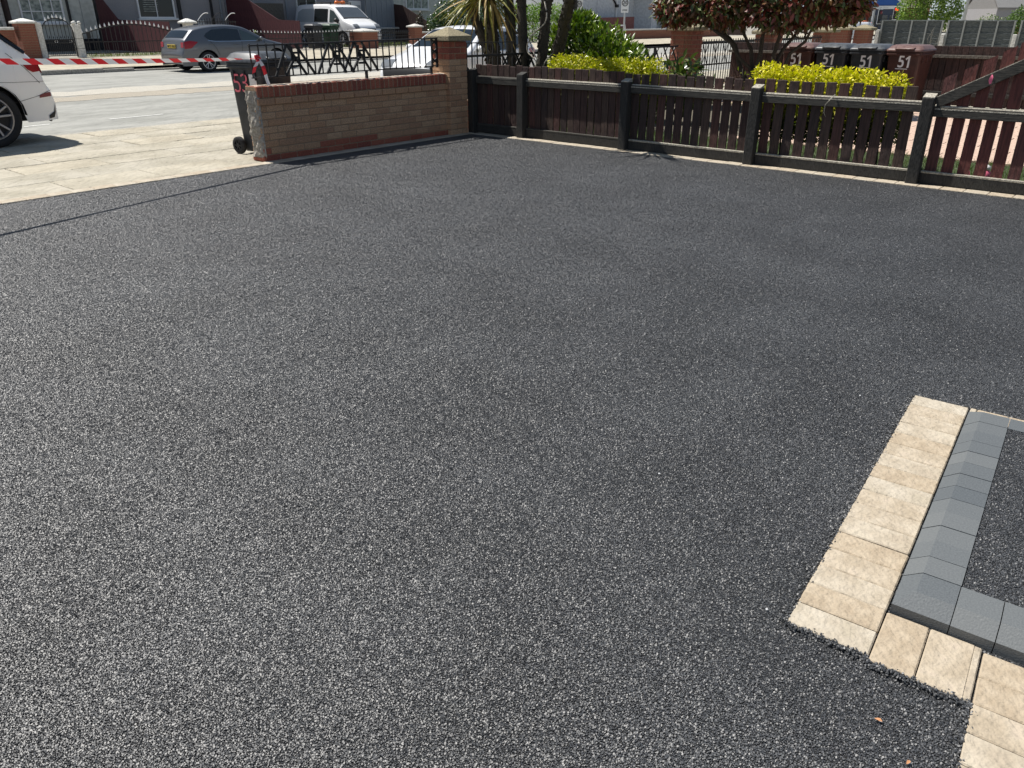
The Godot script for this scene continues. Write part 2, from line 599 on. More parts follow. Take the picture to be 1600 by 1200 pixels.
func suv(o: Node3D, paint: Material) -> void:
	# a large five door estate on high wheels, 5.0 m long
	var v := {"top": PackedVector2Array(v2([2.5, 0.3, 2.54, 0.55, 2.5, 0.82, 2.3, 0.98, 1.3, 1.12, 0.95, 1.18, 0.2, 1.62, -0.2, 1.70, -1.2, 1.71, -1.62, 1.68, -1.78, 1.58, -2.06, 1.30, -2.26, 1.12, -2.36, 1.02, -2.41, 0.9, -2.43, 0.76, -2.5, 0.66, -2.53, 0.5, -2.5, 0.36, -2.42, 0.25])),
		"wheels": [1.34, -1.66], "r": 0.365, "w": 0.975, "belt": 1.08, "tumble": 0.36, "sill": 0.27, "round": 0.2, "edge": 0.1, "tw": 0.275}
	vehicle(o, v, paint)
	add_wheels(o, v, 5, M.alloy_dark)
	side_line(v, o, "window", v2([0.7, 1.2, 0.25, 1.5, -0.1, 1.58]), v2([0.75, 1.15, 0.3, 1.14, -0.1, 1.14]), M.glass, 0.008)
	side_line(v, o, "window", v2([-0.16, 1.585, -0.6, 1.6, -0.98, 1.585]), v2([-0.16, 1.14, -0.6, 1.14, -0.98, 1.15]), M.glass, 0.008)
	side_line(v, o, "window", v2([-1.04, 1.58, -1.3, 1.54, -1.45, 1.48]), v2([-1.04, 1.15, -1.3, 1.17, -1.58, 1.3]), M.glass, 0.008)
	put("windscreen", patch_on_top(v, 0.88, 1.21, 0.25, 1.59, -0.86, 0.86, 0.006), M.glass, o)
	put("rear_window", patch_on_top(v, -1.84, 1.52, -2.24, 1.14, -0.93, 0.93, 0.012), M.black_gloss, o)
	put("spoiler", patch_on_top(v, -1.45, 1.69, -1.8, 1.56, -0.98, 0.98, 0.02), M.black_gloss, o)
	for s in [1.0, -1.0]:
		put("tail_lamp", strip_on_side(v, PackedVector2Array(v2([-2.17, 0.99, -2.26, 1.0, -2.375, 0.985])), PackedVector2Array(v2([-2.235, 0.90, -2.3, 0.865, -2.40, 0.875])), s, 0.008), M.red_lamp, o)
		put("tail_lamp", patch_on_top(v, -2.375, 1.0, -2.42, 0.86, s * 0.45, s * 0.985, 0.008), M.red_lamp, o)
		put("reflector", strip_on_side(v, PackedVector2Array(v2([-2.32, 0.585, -2.4, 0.61, -2.475, 0.615])), PackedVector2Array(v2([-2.315, 0.555, -2.4, 0.56, -2.48, 0.565])), s, 0.008), M.red_dark, o)
		put("diffuser", strip_on_side(v, PackedVector2Array(v2([-2.40, 0.33, -2.48, 0.37, -2.515, 0.48])), PackedVector2Array(v2([-2.40, 0.29, -2.47, 0.30, -2.50, 0.36])), s, 0.008), M.black, o)
	side_line(v, o, "rear_window_edge", v2([-1.62, 1.66, -1.84, 1.50, -2.06, 1.28, -2.27, 1.11]), v2([-1.62, 1.60, -1.84, 1.44, -2.06, 1.22, -2.24, 1.075]), M.black_gloss, 0.01)
	gap(v, o, v2([-2.02, 1.1, -2.2, 0.93, -2.36, 0.73]), 0.006)
	gap(v, o, v2([-1.88, 0.5, -2.1, 0.54, -2.3, 0.58, -2.49, 0.64]), 0.005)
	gap(v, o, v2([-0.13, 1.12, -0.16, 0.7, -0.13, 0.35]))
	gap(v, o, v2([-1.0, 1.12, -1.0, 0.85, -0.9, 0.6]))
	gap(v, o, v2([-1.5, 0.79, -2.0, 0.76, -2.42, 0.75]), 0.004)

func cab_van(o: Node3D, paint: Material) -> void:
	# a medium panel van with side windows, 4.9 m long
	var v := {"top": PackedVector2Array(v2([2.4, 0.3, 2.46, 0.5, 2.42, 0.8, 2.25, 1.0, 1.75, 1.17, 1.55, 1.24, 0.85, 1.76, 0.6, 1.86, 0.0, 1.91, -1.9, 1.9, -2.3, 1.85, -2.42, 1.7, -2.46, 1.2, -2.47, 0.7, -2.44, 0.3])),
		"wheels": [1.5, -1.5], "r": 0.34, "w": 0.95, "belt": 1.1, "tumble": 0.2, "sill": 0.26, "round": 0.14, "edge": 0.1}
	vehicle(o, v, paint)
	add_wheels(o, v, 5, M.alloy)
	side_line(v, o, "window", v2([1.35, 1.22, 0.9, 1.58, 0.6, 1.66]), v2([1.38, 1.16, 0.9, 1.1, 0.6, 1.08]), M.glass_clear, 0.008)
	side_line(v, o, "window", v2([0.45, 1.68, -0.1, 1.7, -0.65, 1.7]), v2([0.45, 1.1, -0.1, 1.1, -0.65, 1.1]), M.glass, 0.008)
	side_line(v, o, "window", v2([-0.7, 1.7, -1.7, 1.69, -2.1, 1.55]), v2([-0.7, 1.1, -1.7, 1.1, -2.22, 1.12]), M.pale_pane, 0.008)
	put("windscreen", patch_on_top(v, 1.55, 1.26, 0.85, 1.75, -0.86, 0.86, 0.006), M.glass_sky, o)
	put("grille", patch_on_top(v, 2.455, 0.62, 2.42, 0.8, -0.6, 0.6, 0.006), M.black, o)
	put("bumper_vent", patch_on_top(v, 2.42, 0.34, 2.455, 0.48, -0.7, 0.7, 0.006), M.black, o)
	put("number_plate", boxmesh(Vector3(0.012, 0.115, 0.52), 0.003), M.white_paint, o, Vector3(2.475, 0.55, 0))
	put("bonnet_gap", patch_on_top(v, 1.58, 1.225, 1.5, 1.27, -0.9, 0.9, 0.012), M.black, o)
	for s in [1.0, -1.0]:
		put("headlamp", patch_on_top(v, 2.42, 0.8, 2.2, 1.02, s * 0.62, s * 0.97, 0.008), M.lamp_glass, o)
		var st := newst(true)
		add_tube(st, [Vector3(1.25, 1.12, s * 0.93), Vector3(1.24, 1.16, s * 1.02), Vector3(1.24, 1.2, s * 1.1)], 0.09, 0.09, 8)
		put("door_mirror", done(st), M.black, o)
		st = newst()
		add_bar(st, Vector3(-2.1, 1.97, s * 0.62), Vector3(0.45, 1.97, s * 0.62), 0.035, 0.035, 0.005)
		for x in [-2.05, -1.2, -0.3, 0.4]:
			add_bar(st, Vector3(x, 1.87, s * 0.62), Vector3(x, 1.99, s * 0.62), 0.04, 0.04)
		put("roof_rail", done(st), M.black, o)
	gap(v, o, v2([0.53, 1.08, 0.53, 0.7, 0.5, 0.35]))
	gap(v, o, v2([-0.68, 1.08, -0.68, 0.7, -0.68, 0.35]))
	var st2 := newst(true)
	add_lathe(st2, [Vector2(0.0001, 0.13), Vector2(0.08, 0.12), Vector2(0.115, 0.07), Vector2(0.12, 0.0)], 14, Transform3D(Basis(Vector3.RIGHT, -PI / 2).scaled(Vector3(1, 1, 1)), Vector3(0.35, 1.93, -0.2)))
	add_lathe(st2, [Vector2(0.0001, 0.13), Vector2(0.08, 0.12), Vector2(0.115, 0.07), Vector2(0.12, 0.0)], 14, Transform3D(Basis(Vector3.RIGHT, -PI / 2), Vector3(0.35, 1.93, 0.2)))
	add_box(st2, Vector3(0.35, 1.985, 0), Vector3(0.2, 0.1, 0.5), 0.03)
	put("beacon_bar", done(st2), M.orange, o)

# ---------------------------------------------------------------- bins
func ring_of(y: float, hx: float, hz: float, r: float, sx := 0.0) -> PackedVector3Array:
	var out := PackedVector3Array()
	for q in 4:
		for k in 4:
			var a := (q + k / 3.0) * PI / 2.0
			var cx := (hx - r) * (1.0 if q == 0 or q == 3 else -1.0)
			var cz := (hz - r) * (1.0 if q < 2 else -1.0)
			out.append(Vector3(sx + cx + r * cos(a), y, cz + r * sin(a)))
	return out

# front faces -x; wheels and handle at +x
func wheelie_bin(o: Node3D, w: float, d: float, h: float, mat: Material, lid_mat: Material) -> void:
	var st := newst(true)
	var hz := w / 2
	var hx := d / 2
	var top := h * 0.9
	add_grid(st, [ring_of(0.03, hx * 0.7, hz * 0.76, 0.04, 0.02), ring_of(0.06, hx * 0.74, hz * 0.8, 0.05, 0.015), ring_of(top * 0.55, hx * 0.86, hz * 0.88, 0.05), ring_of(top - 0.055, hx * 0.93, hz * 0.93, 0.05)], Vector3(0, 0.5, 0), true)
	face(st, Array(ring_of(0.03, hx * 0.7, hz * 0.76, 0.04, 0.02)), Vector3(0, 0.5, 0))
	put("body", done(st), mat, o)
	st = newst()
	add_grid(st, [ring_of(top - 0.065, hx * 0.93, hz * 0.93, 0.05), ring_of(top - 0.06, hx * 0.985, hz * 0.985, 0.05), ring_of(top - 0.005, hx, hz, 0.05), ring_of(top, hx * 0.99, hz * 0.99, 0.05)], Vector3(0, top - 0.05, 0), true)
	add_grid(st, [ring_of(top - 0.055, hx * 1.0, hz * 1.0, 0.05), ring_of(top - 0.05, hx * 1.03, hz * 1.03, 0.05), ring_of(top - 0.03, hx * 1.03, hz * 1.03, 0.05), ring_of(top - 0.025, hx * 1.0, hz * 1.0, 0.05)], Vector3(0, top - 0.04, 0), true)
	put("rim", done(st), mat, o)
	st = newst(true)
	var hl := h - top
	var rings := [ring_of(top + 0.004, hx * 1.03, hz * 1.04, 0.05), ring_of(top + 0.035, hx * 1.035, hz * 1.045, 0.05), ring_of(top + 0.045, hx * 0.99, hz * 1.0, 0.06), ring_of(top + hl * 0.85, hx * 0.86, hz * 0.9, 0.08), ring_of(h, hx * 0.7, hz * 0.78, 0.09)]
	add_grid(st, rings, Vector3(0, top, 0), true)
	face(st, Array(rings[-1]), Vector3(0, 0, 0))
	var lid := put("lid", done(st), lid_mat, o)
	st = newst(true)
	for s in [-1.0, 1.0]:
		add_tube(st, [Vector3(hx * 0.95, top - 0.02, s * hz * 0.8), Vector3(hx * 1.12, top + 0.03, s * hz * 0.8)], 0.022, 0.02, 6)
	add_tube(st, [Vector3(hx * 1.12, top + 0.03, -hz * 0.85), Vector3(hx * 1.12, top + 0.03, hz * 0.85)], 0.017, 0.017, 8)
	put("handle", done(st), mat, o)
	st = newst(true)
	add_tube(st, [Vector3(-hx * 0.95, top + 0.06, -hz * 0.55), Vector3(-hx * 1.06, top + 0.045, -hz * 0.5), Vector3(-hx * 1.06, top + 0.045, hz * 0.5), Vector3(-hx * 0.95, top + 0.06, hz * 0.55)], 0.014, 0.014, 6)
	put("lid_grip", done(st), lid_mat, lid)
	st = newst()
	for k in 4:
		put("rib", boxmesh(Vector3(0.05, 0.12, 0.014), 0.004), mat, o, Vector3(hx * 0.9, top - 0.15, lerpf(-hz * 0.6, hz * 0.6, k / 3.0)))
	for s in [-1.0, 1.0]:
		for k in 3:
			put("rib", boxmesh(Vector3(0.014, 0.1, 0.05), 0.004), mat, o, Vector3(lerpf(-hx * 0.6, hx * 0.6, k / 2.0), top - 0.13, s * hz * 0.91))
	var ws := newst(true)
	add_lathe(ws, [Vector2(0.055, -0.025), Vector2(0.085, -0.027), Vector2(0.1, -0.016), Vector2(0.1, 0.016), Vector2(0.085, 0.027), Vector2(0.055, 0.025)], 20)
	var wm := done(ws)
	ws = newst()
	add_lathe(ws, [Vector2(0.0001, 0.026), Vector2(0.022, 0.026), Vector2(0.024, 0.012), Vector2(0.056, 0.012)], 16)
	for k in 6:
		add_bar(ws, Vector3(cos(k * TAU / 6), sin(k * TAU / 6), 0) * 0.02 + Vector3(0, 0, 0.018), Vector3(cos(k * TAU / 6), sin(k * TAU / 6), 0) * 0.057 + Vector3(0, 0, 0.016), 0.012, 0.012)
	var hm := done(ws)
	for s in [-1.0, 1.0]:
		var t := put("wheel", wm, M.tyre, o, Vector3(hx * 0.82, 0.1, s * (hz * 0.8 + 0.05)), Basis() if s > 0 else Basis(Vector3.UP, PI))
		put("hub", hm, M.black_soft, t)
	st = newst()
	add_tube(st, [Vector3(hx * 0.82, 0.1, -hz * 0.95), Vector3(hx * 0.82, 0.1, hz * 0.95)], 0.012, 0.012, 6)
	put("axle", done(st), M.black_soft, o)

# ---------------------------------------------------------------- plants
func tree_stems(o: Node3D, called: String, stems: Array, mat: Material) -> void:
	for s in stems:
		var st := newst(true)
		add_tube(st, s[0], s[1], s[2], 7)
		put(called, done(st), mat, o)

func wobble(a: Vector3, b: Vector3, n: int, amount: float) -> Array:
	var out := []
	for i in n + 1:
		var t := float(i) / n
		out.append(a.lerp(b, t) + Vector3(rng.randfn(), rng.randfn() * 0.3, rng.randfn()) * amount * sin(PI * t))
	return out

# ---------------------------------------------------------------- buildings
# a front window: frame, bars and pane, its middle at p, facing +z
func window(o: Node3D, p: Vector3, w: float, h: float, cols: int, rows: int, frame: Material, pane: Material, sill := true) -> void:
	var st := newst()
	var f := 0.07
	add_box(st, Vector3(-w / 2 + f / 2, 0, 0.03), Vector3(f, h, 0.1), 0.01)
	add_box(st, Vector3(w / 2 - f / 2, 0, 0.03), Vector3(f, h, 0.1), 0.01)
	add_box(st, Vector3(0, h / 2 - f / 2, 0.03), Vector3(w - 2 * f, f, 0.1), 0.01)
	add_box(st, Vector3(0, -h / 2 + f / 2, 0.03), Vector3(w - 2 * f, f, 0.1), 0.01)
	var fr := put("window", done(st), frame, o, p)
	st = newst()
	for c in range(1, cols):
		add_box(st, Vector3(-w / 2 + w * c / cols, 0, 0.035), Vector3(0.035, h - 2 * f, 0.05))
	for r in range(1, rows):
		add_box(st, Vector3(0, -h / 2 + h * r / rows, 0.034), Vector3(w - 2 * f, 0.03, 0.046))
	if cols > 1 or rows > 1:
		put("glazing_bar", done(st), frame, fr)
	put("pane", boxmesh(Vector3(w - 2 * f, h - 2 * f, 0.02), 0.0), pane, fr, Vector3(0, 0, 0.012))
	if sill:
		put("sill", boxmesh(Vector3(w + 0.16, 0.07, 0.2), 0.01), frame, fr, Vector3(0, -h / 2 - 0.035, 0.06))

func gable_roof(o: Node3D, w: float, d: float, eave: float, rise: float, mat: Material, at := Vector3.ZERO) -> MeshInstance3D:
	# ridge along x
	var st := newst()
	var hd := d / 2 + 0.35
	var hw := w / 2 + 0.15
	for s in [-1.0, 1.0]:
		var a := Vector3(-hw, eave, s * hd)
		var b := Vector3(hw, eave, s * hd)
		var c := Vector3(hw, eave + rise, 0)
		var e := Vector3(-hw, eave + rise, 0)
		var th := Vector3(0, 0.14, 0)
		face(st, [a + th, b + th, c + th, e + th], Vector3(0, 0, 0))
		face(st, [a, b, c, e], Vector3(0, 100, 0))
		face(st, [a, b, b + th, a + th], Vector3(0, eave, 0))
	for s in [-1.0, 1.0]:
		face(st, [Vector3(s * w / 2, eave, -d / 2), Vector3(s * w / 2, eave, d / 2), Vector3(s * w / 2, eave + rise * 0.93, 0)], Vector3(0, eave, 0))
	return put("roof", done(st), mat, o, at)

# boards in a row along z on the plane x = 0, from z0 to z1, tops from the line tops (z, y)
func boards(o: Node3D, z0: float, z1: float, pitch: float, w: float, th: float, y0: float, tops: Array, mats: Array, called := "board") -> void:
	var n := int(round((z1 - z0) / pitch))
	for i in n:
		var z := z0 + (i + 0.5) * (z1 - z0) / n
		var y := 0.0
		var ya := 0.0
		var yb := 0.0
		var line := PackedVector2Array(tops)
		var ys := []
		for zz in [z - w / 2, z + w / 2]:
			for k in line.size() - 1:
				if (zz >= line[k].x and zz <= line[k + 1].x) or k == line.size() - 2:
					y = lerpf(line[k].y, line[k + 1].y, clampf((zz - line[k].x) / (line[k + 1].x - line[k].x), 0, 1))
					break
			ys.append(y)
		ya = ys[0]; yb = ys[1]
		var st := newst()
		add_prism(st, PackedVector2Array([Vector2(-w / 2, y0), Vector2(w / 2, y0), Vector2(w / 2, yb), Vector2(-w / 2, ya)]), -th / 2, th / 2, Transform3D(Basis(Vector3(0, 0, 1), Vector3(0, 1, 0), Vector3(-1, 0, 0)), Vector3.ZERO))
		put(called, done(st), mats[rng.randi() % mats.size()], o, Vector3(0, 0, z))
# ---------------------------------------------------------------- the scene
func _ready() -> void:
	rng.seed = 51
	var cam := Camera3D.new()
	cam.name = "camera"
	cam.position = Vector3(-8.316, 1.47, 7.915)
	cam.rotation = Vector3(deg_to_rad(-25.37), deg_to_rad(-49.70), 0)
	cam.fov = 53.05
	cam.far = 1500.0
	add_child(cam)
	var sky := ProceduralSkyMaterial.new()
	sky.sky_top_color = Color(0.39, 0.49, 0.62)
	sky.sky_horizon_color = Color(0.80, 0.84, 0.87)
	sky.sky_curve = 0.12
	sky.ground_bottom_color = Color(0.3, 0.3, 0.29)
	sky.ground_horizon_color = Color(0.55, 0.57, 0.58)
	sky.sky_energy_multiplier = 0.82
	sky.sky_cover = ntex(7, 0.006, Color(0, 0, 0), Color(0.5, 0.5, 0.5), 512, 5, 0.5, 0.95, FastNoiseLite.TYPE_SIMPLEX_SMOOTH, 256)
	var env := Environment.new()
	env.background_mode = Environment.BG_SKY
	env.sky = Sky.new()
	env.sky.sky_material = sky
	env.tonemap_mode = Environment.TONE_MAPPER_LINEAR
	env.tonemap_exposure = 1.36
	env.sdfgi_enabled = true
	env.ssao_enabled = true
	env.ssil_enabled = true
	var we := WorldEnvironment.new()
	we.name = "environment"
	we.environment = env
	add_child(we)
	var sun := DirectionalLight3D.new()
	sun.name = "sun"
	sun.light_energy = 1.6
	sun.light_color = Color(1.0, 0.98, 0.95)
	sun.light_angular_distance = 0.53
	sun.shadow_enabled = true
	sun.basis = Basis.looking_at(Vector3(0.13, -1.0, 0.56))
	add_child(sun)

	make_materials()
	make_ground()
	make_driveway()
	make_front_wall()
	make_fence()
	make_step()
	make_far_side()
	make_houses()
	make_clipped_hedge()
	make_right_distance()
	make_vehicles()
	make_bins()
	make_neighbour_front()
	make_planting()
	make_tape()
	make_litter()
	clean_counters(self)

func make_materials() -> void:
	var b_fine := bumptex(3, 0.06, 4, 512)
	var b_grain := bumptex(4, 0.12, 2, 512)
	M.b_fine = b_fine
	M.binder = grained(Color(0.02, 0.02, 0.021), Color(0.045, 0.045, 0.047), 0.6, 0.3, 11, 0.08, 3, b_grain, 1.5)
	M.stone = grained(Color(0.019, 0.0203, 0.0225), Color(0.046, 0.0485, 0.0525), 0.58, 5.0, 12, 0.011, 6, null, 1.0, 512)
	M.stone.vertex_color_use_as_albedo = true
	M.stone.metallic_specular = 0.72
	M.stone.clearcoat_enabled = true
	M.stone.clearcoat = 0.85
	M.stone.clearcoat_roughness = 0.56
	M.road = grained(Color(0.228, 0.228, 0.208), Color(0.305, 0.304, 0.279), 0.85, 6.0, 13, 0.012, 6, b_fine, 0.5, 512, Vector3(0.5, 1, 1.3))
	M.road_grit = grained(Color(0.28, 0.25, 0.20), Color(0.48, 0.43, 0.35), 0.9, 0.9, 14, 0.09, 3, b_grain, 1.0, 512)
	M.road_grit_pale = grained(Color(0.38, 0.36, 0.31), Color(0.58, 0.545, 0.47), 0.9, 1.1, 15, 0.08, 3, b_grain, 1.0, 512)
	M.road_patch = grained(Color(0.33, 0.34, 0.34), Color(0.44, 0.44, 0.43), 0.85, 2.1, 16, 0.02, 5, b_fine, 0.4)
	M.ground = grained(Color(0.20, 0.19, 0.16), Color(0.32, 0.30, 0.26), 0.95, 3.0, 17, 0.03, 5)
	M.paint_line = grained(Color(0.46, 0.46, 0.44), Color(0.62, 0.62, 0.59), 0.8, 0.5, 18, 0.05, 3)
	M.slabs = []
	for i in 4:
		M.slabs.append(grained(Color(0.33, 0.295, 0.225).lerp(Color(0.305, 0.28, 0.22), i / 3.0), Color(0.43, 0.39, 0.305).lerp(Color(0.39, 0.36, 0.295), i / 3.0), 0.9, 3.4, 20 + i, 0.009, 6, b_fine, 0.5, 512))
	M.joint = plain(Color(0.11, 0.095, 0.07), 0.95)
	M.kerb = grained(Color(0.26, 0.25, 0.22), Color(0.38, 0.36, 0.32), 0.9, 0.8, 26, 0.04, 4, b_fine, 0.6)
	M.beige = []
	for i in 5:
		var k: float = [0.0, 0.35, 0.7, 1.0, 0.5][i]
		M.beige.append(grained(Color(0.335, 0.27, 0.19).lerp(Color(0.375, 0.325, 0.25), k), Color(0.405, 0.335, 0.245).lerp(Color(0.46, 0.41, 0.33), k), 0.85, [0.7, 0.8, 0.9, 0.7, 0.9][i], 30 + i, [0.02, 0.014, 0.012, 0.01, 0.02][i], 7, b_fine, 0.5, 512))
	M.charcoal = []
	for i in 4:
		M.charcoal.append(grained(Color(0.070, 0.079, 0.086).lerp(Color(0.105, 0.114, 0.118), i / 3.0), Color(0.098, 0.110, 0.118).lerp(Color(0.130, 0.139, 0.142), i / 3.0), 0.6, 0.4, 36 + i, 0.10, 4, b_grain, 0.10, 512))
	M.brick = []
	for i in 5:
		var c: Color = [Color(0.52, 0.315, 0.185), Color(0.56, 0.35, 0.21), Color(0.47, 0.275, 0.165), Color(0.58, 0.37, 0.225), Color(0.53, 0.31, 0.18)][i]
		M.brick.append(grained(c * 0.72, c * 1.12, 0.92, 0.25, 41 + i, 0.05, 4, b_grain, 0.9, 256))
	M.red_brick = []
	for i in 3:
		var c: Color = [Color(0.34, 0.10, 0.062), Color(0.40, 0.13, 0.08), Color(0.30, 0.09, 0.062)][i]
		M.red_brick.append(grained(c * 0.7, c * 1.15, 0.92, 0.25, 47 + i, 0.05, 4, b_grain, 0.9, 256))
	M.mortar = grained(Color(0.26, 0.18, 0.115), Color(0.36, 0.26, 0.17), 0.95, 0.4, 51, 0.06, 3)
	M.mortar_bed = grained(Color(0.42, 0.33, 0.26), Color(0.62, 0.53, 0.43), 0.95, 0.5, 52, 0.05, 4, b_fine, 1.0)
	M.render_end = grained(Color(0.26, 0.235, 0.20), Color(0.46, 0.43, 0.38), 0.95, 0.35, 53, 0.04, 5, b_fine, 1.6)
	M.cap = grained(Color(0.17, 0.145, 0.085), Color(0.34, 0.295, 0.195), 0.95, 0.4, 54, 0.05, 5, b_fine, 1.0)
	M.iron = plain(Color(0.012, 0.012, 0.013), 0.5, 0.0)
	M.post = grained(Color(0.019, 0.018, 0.016), Color(0.038, 0.036, 0.032), 0.85, 0.8, 55, 0.03, 5, b_fine, 0.25, 512, Vector3(4, 0.35, 4))
	M.rail = grained(Color(0.030, 0.028, 0.024), Color(0.066, 0.061, 0.051), 0.85, 0.9, 56, 0.03, 5, b_fine, 0.25, 512, Vector3(4, 4, 0.3))
	M.weathered = grained(Color(0.22, 0.20, 0.16), Color(0.46, 0.43, 0.36), 0.9, 0.5, 57, 0.06, 4, b_fine, 1.0)
	M.pickets = []
	for i in 4:
		var c: Color = [Color(0.043, 0.022, 0.018), Color(0.060, 0.026, 0.021), Color(0.036, 0.0215, 0.0185), Color(0.053, 0.032, 0.024)][i]
		M.pickets.append(grained(c * 0.75, c * 1.45, 0.8, 0.9, 58 + i, 0.03, 5, b_fine, 0.3, 256, Vector3(5, 0.35, 5)))
	M.red_pickets = []
	for i in 2:
		var c: Color = [Color(0.105, 0.030, 0.024), Color(0.088, 0.032, 0.028)][i]
		M.red_pickets.append(grained(c * 0.75, c * 1.4, 0.75, 0.9, 62 + i, 0.03, 5, b_fine, 0.3, 256, Vector3(5, 0.35, 5)))
	M.grey_fence = grained(Color(0.065, 0.076, 0.078), Color(0.14, 0.156, 0.157), 0.9, 0.8, 64, 0.05, 5, b_fine, 0.8, 256, Vector3(3, 3, 0.5))
	M.concrete = grained(Color(0.42, 0.41, 0.38), Color(0.62, 0.61, 0.57), 0.9, 0.7, 65, 0.04, 4, b_fine, 0.7)
	M.maroon = grained(Color(0.055, 0.014, 0.018), Color(0.095, 0.026, 0.032), 0.75, 0.9, 66, 0.03, 3, null, 1.0, 256, Vector3(3, 0.5, 3))
	M.red_boards = grained(Color(0.20, 0.075, 0.065), Color(0.29, 0.12, 0.10), 0.85, 0.9, 91, 0.03, 3)
	M.old_wood = grained(Color(0.07, 0.062, 0.052), Color(0.16, 0.145, 0.12), 0.9, 0.8, 67, 0.05, 4, b_fine, 0.8, 256, Vector3(3, 0.4, 3))
	M.cream_wall = grained(Color(0.50, 0.51, 0.45), Color(0.60, 0.61, 0.55), 0.9, 2.0, 68, 0.03, 5)
	M.grey_wall = grained(Color(0.25, 0.245, 0.25), Color(0.42, 0.41, 0.42), 0.95, 0.5, 69, 0.09, 3, b_grain, 1.0)
	M.white_wall = grained(Color(0.52, 0.54, 0.55), Color(0.64, 0.66, 0.67), 0.9, 2.0, 70, 0.03, 5)
	M.roof_tile = grained(Color(0.10, 0.075, 0.065), Color(0.19, 0.15, 0.135), 0.9, 0.9, 71, 0.05, 4, b_grain, 1.0)
	M.roof_slate = grained(Color(0.17, 0.165, 0.16), Color(0.27, 0.265, 0.26), 0.9, 0.9, 72, 0.05, 4, b_grain, 1.0)
	M.far_brick = grained(Color(0.24, 0.085, 0.055), Color(0.36, 0.14, 0.095), 0.95, 0.6, 73, 0.08, 3, b_grain, 1.0)
	M.shed = plain(Color(0.22, 0.245, 0.27), 0.5)
	M.bark = grained(Color(0.028, 0.024, 0.018), Color(0.10, 0.085, 0.062), 0.95, 0.22, 74, 0.05, 4, b_grain, 2.0, 256, Vector3(1, 2.2, 1))
	M.twig = grained(Color(0.03, 0.026, 0.018), Color(0.085, 0.07, 0.05), 0.9, 0.3, 75, 0.05, 3)
	M.lawn_soil = grained(Color(0.035, 0.055, 0.018), Color(0.07, 0.10, 0.03), 0.95, 0.6, 76, 0.06, 4, b_grain, 1.5)
	M.path_blocks = []
	for i in 2:
		M.path_blocks.append(grained(Color(0.42, 0.29, 0.22), Color(0.56, 0.42, 0.33), 0.9, 0.6 + 0.2 * i, 77 + i, 0.05, 4))
	M.black = plain(Color(0.012, 0.012, 0.013), 0.6)
	M.black_soft = plain(Color(0.018, 0.018, 0.02), 0.55)
	M.black_gloss = plain(Color(0.008, 0.009, 0.01), 0.12)
	M.tyre = plain(Color(0.016, 0.016, 0.017), 0.85)
	M.alloy = plain(Color(0.62, 0.62, 0.63), 0.3, 0.85)
	M.alloy_dark = plain(Color(0.30, 0.30, 0.31), 0.35, 0.8)
	M.chrome = plain(Color(0.7, 0.7, 0.7), 0.2, 1.0)
	M.glass = plain(Color(0.010, 0.013, 0.014), 0.06)
	M.glass.metallic_specular = 0.7
	M.glass_clear = plain(Color(0.05, 0.07, 0.07), 0.08)
	M.glass_clear.metallic_specular = 0.8
	M.glass_sky = plain(Color(0.03, 0.04, 0.05), 0.05)
	M.glass_sky.metallic_specular = 0.9
	M.pale_pane = plain(Color(0.42, 0.45, 0.46), 0.2)
	M.red_lamp = plain(Color(0.30, 0.012, 0.02), 0.15)
	M.red_dark = plain(Color(0.16, 0.012, 0.022), 0.2)
	M.lamp_glass = plain(Color(0.15, 0.16, 0.17), 0.08)
	M.orange = plain(Color(0.62, 0.14, 0.02), 0.3)
	M.plate_yellow = plain(Color(0.62, 0.45, 0.06), 0.5)
	M.white_paint = plain(Color(0.72, 0.73, 0.74), 0.35)
	M.white_pillar = grained(Color(0.55, 0.54, 0.50), Color(0.74, 0.73, 0.69), 0.85, 0.8, 80, 0.03, 4)
	M.white_car = car_paint(Color(0.85, 0.855, 0.86), 0.3, 0.0)
	M.grey_car = car_paint(Color(0.12, 0.127, 0.14), 0.34, 0.45)
	M.silver_car = car_paint(Color(0.55, 0.57, 0.60), 0.32, 0.35)
	M.bin_black = grained(Color(0.020, 0.023, 0.027), Color(0.034, 0.038, 0.044), 0.5, 0.9, 81, 0.02, 4, b_grain, 0.15)
	M.bin_brown = grained(Color(0.050, 0.017, 0.013), Color(0.078, 0.028, 0.020), 0.5, 0.9, 82, 0.02, 4, b_grain, 0.15)
	M.bin_lid_brown = grained(Color(0.10, 0.05, 0.042), Color(0.17, 0.10, 0.088), 0.42, 0.6, 83, 0.03, 4)
	M.bin_lid_black = grained(Color(0.04, 0.045, 0.05), Color(0.085, 0.092, 0.10), 0.38, 0.6, 84, 0.03, 4)
	M.bin_green = plain(Color(0.010, 0.045, 0.022), 0.5)
	M.number_white = plain(Color(0.90, 0.90, 0.89), 0.5)
	M.number_red = plain(Color(0.80, 0.16, 0.21), 0.6)
	M.label_white = plain(Color(0.74, 0.74, 0.73), 0.5)
	M.tape_white = plain(Color(0.82, 0.80, 0.79), 0.45)
	M.tape_white.backlight_enabled = true
	M.tape_white.backlight = Color(0.5, 0.5, 0.5)
	M.tape_red = plain(Color(0.68, 0.03, 0.05), 0.45)
	M.tape_red.backlight_enabled = true
	M.tape_red.backlight = Color(0.5, 0.1, 0.1)
	M.leaf = leaf_mat(0.45, Color(0.7, 0.8, 0.4))
	M.leaf_gloss = leaf_mat(0.28, Color(0.6, 0.7, 0.3))
	M.leaf_bronze = leaf_mat(0.42, Color(0.5, 0.5, 0.3))
	M.batten = plain(Color(0.24, 0.25, 0.24), 0.9)
	M.blade = grained(Color(0.11, 0.12, 0.02), Color(0.30, 0.27, 0.05), 0.5, 0.5, 86, 0.03, 3)
